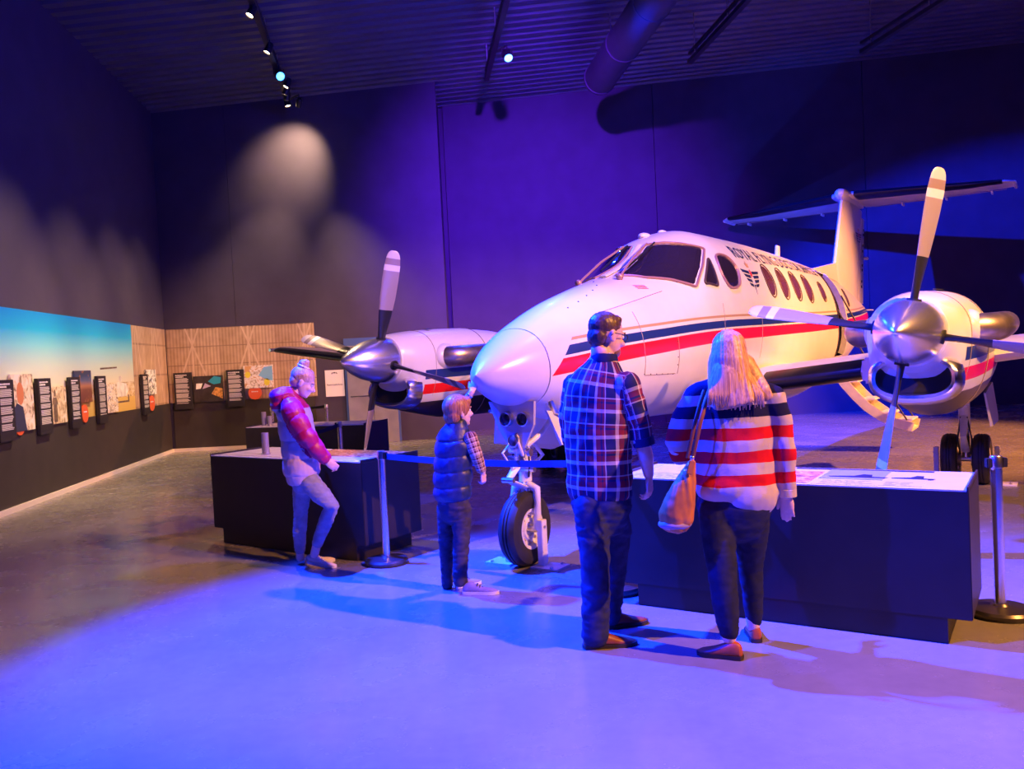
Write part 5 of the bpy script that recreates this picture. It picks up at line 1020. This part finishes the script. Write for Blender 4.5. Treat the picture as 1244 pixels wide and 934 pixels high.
# ================= girl
Y = 6.9; gl = thing('person', 'girl in a magenta and grey puffer jacket looking down beside the display case', 'person', (-1.70, 6.9, 0), 0, 'visitors'); org = wpos(gl)
TF = Vector((.98, .15, 0)); TR = Vector((.15, -.98, 0)); HF = Vector((.86, .16, -.46))
b = MB(); Ph, hrot = head_blobs(b, A(368, 464, Y), HF, .98, A(356, 482, Y), .045)
limb(b, [A(367, 572, Y), A(364, 545, Y), A(360, 510, Y), A(355, 488, Y)], [(.08, .06), (.08, .06), (.09, .065), (.05, .045)], TR)
wr = A(396, 560, Y - .12); limb(b, [A(352, 492, Y - .16), A(372, 530, Y - .2), wr], [.04, .036, .024], TF); hand(b, wr, (.75, .1, -.6), (.5, .2, .6), (0, .9, -.3), .86, (.5, .6, .4), .05, .4)
w3 = A(398, 561, Y + .06); limb(b, [A(354, 492, Y + .16), A(373, 530, Y + .2), w3], [.04, .036, .024], TF); hand(b, w3, (.75, -.1, -.6), (.5, -.2, .6), (0, -.9, -.3), .84, (.5, .6, .4), .05, .4)
for P_, r_ in (([A(366, 582, Y + .08), A(365, 622, Y + .08), A(364.5, 678, Y + .08)], [.05, .042, .034]), ([A(374, 582, Y - .09), A(404, 616, Y - .1), A(385, 661, Y - .08), A(382, 674, Y - .08)], [.05, .042, .036, .036])): limb(b, P_, r_, TR)
solid(b, .006, 2, 'body', M['skin_pale'], gl, org); eyes(Ph, .98, gl, org, hrot, 'fairbrow')
t = NT('two_tone_puffer'); x_, y_, z_ = t.xyz(); zl = A(350, 497, Y).z; nd = t.n('ShaderNodeAttribute'); nd.attribute_name = 'fab'; ci = t.xyz(nd.outputs['Vector'])[2]
low = A(360, 545, Y).z
torso_c = t.ramp(t.math('DIVIDE', z_, 2.0), [(0, (.66, .47, .45)), (low / 2, (.50, .42, .50)), ((zl + .0) / 2, (.42, .006, .12))], 'CONSTANT')
t.base(t.mix(t.math('GREATER_THAN', ci, .5), torso_c, (.46, .006, .10))).set(Roughness=.45); t.bump(t.noise(40, 3), .25, .006); M['puffer'] = t.m
tor = [A(367, 575, Y), A(366, 560, Y), A(363, 540, Y), A(359.5, 515, Y), A(355.5, 497, Y), A(352, 486, Y), A(353, 478, Y)]
b = MB(); limb(b, tor, [(.175, .148), (.18, .152), (.175, .142), (.185, .145), (.175, .135), (.13, .105), (.08, .075)], TR, 26)
b.sph(A(345, 482, Y), (.115, .14, .085), None, 20); b.sph(A(341, 490, Y), (.085, .13, .08), None, 18)
a1 = [A(352, 492, Y - .15), A(361, 511, Y - .19), A(373, 531, Y - .2), A(385, 547, Y - .17), A(394, 557, Y - .13)]; a2 = [A(354, 492, Y + .15), A(363, 511, Y + .19), A(375, 531, Y + .2), A(387, 547, Y + .12), A(396, 558, Y + .06)]
limb(b, a1, [.088, .085, .074, .062, .052], TF); limb(b, a2, [.088, .085, .074, .062, .052], TF)
def gpuff(p, n):
    best = None
    for ch in (a1, a2):
        acc = 0
        for u_, v_ in zip(ch, ch[1:]):
            d = v_ - u_; L = d.length; t_ = max(0, min(1, (p - u_).dot(d) / (L * L))); q = (p - u_ - d * t_).length
            if best is None or q < best[0]: best = (q, acc + t_ * L)
            acc += L
    if best[0] < .10: return .012 * (abs(math.sin(PI * best[1] / .125))**.5 - .7) + .003 * nz(p, 26)
    return .012 * (abs(math.sin(PI * (p.z + .04 * nz(p, 3)) / .15))**.5 - .7) + .004 * nz(p, 24)
solid(b, .0088, 2, 'jacket', M['puffer'], gl, org, gpuff, [(tor, .15, TR), (a1, .075, TF), (a2, .075, TF)])
M['denim_light'] = fabric('light_grey_denim', (.30, .30, .36), .75, .15, 20)
b = MB(); limb(b, [A(368, 566, Y), A(368, 582, Y), A(368, 590, Y)], [(.14, .11), (.145, .115), (.12, .09)], TR, 20)
limb(b, [A(367, 586, Y + .07), A(365.5, 622, Y + .08), A(364, 650, Y + .08), A(364.5, 669, Y + .08)], [.083, .060, .057, .043], TR); limb(b, [A(375, 584, Y - .07), A(391, 602, Y - .1), A(403, 615, Y - .1), A(395, 635, Y - .095), A(385, 661, Y - .08)], [.09, .078, .066, .060, .045], TR)
solid(b, .0085, 2, 'jeans', M['denim_light'], gl, org, lambda p, n: .003 * nz(p, 14) + .005 * nz(Vector((p.x, p.y, p.z * 2.8)), 22))
M['sneaker'] = mat('cream_sneaker', (.80, .66, .52), .55, 0, .08, 18); M['lacew'] = mat('white_lace', (.8, .74, .66), .7)
shoe('shoe', (-1.745, 6.86), (-1.505, 6.80), gl, org, M['sneaker'], M['sole_white'], .85, lift=.035, laces=M['lacew'], hi=.072); shoe('shoe', (-1.80, 6.97), (-1.565, 7.03), gl, org, M['sneaker'], M['sole_white'], .85, laces=M['lacew'], hi=.072)
b = MB(); b.sph(Ph(0, -.020, .042), (.082, .100, .086), hrot, 24); b.sph(Ph(0, -.055, -.01), (.066, .055, .06), hrot, 16); hg = solid(b, .006, 1, 'hair', hairmat('strawberry_hair', (.42, .20, .14), (.76, .48, .36)), gl, org, lambda p, n: .002 * nz(p, 60))
b = MB(); b.sph(Ph(0, -.055, .14), (.045, .045, .038), hrot, 16); b.sph(Ph(0.01, -.045, .165), (.03, .03, .02), hrot, 12); solid(b, .006, 1, 'hair_bun', hg.data.materials[0], gl, org, lambda p, n: .004 * nz(p, 50))
m = MB(); m.tube([Ph(.045 * math.cos(a), -.045 + .045 * math.sin(a), .118) - org for a in [2 * PI * k / 20 for k in range(21)]], .011, 8, False); m.build('hair_tie', M['lacew'], gl, True)
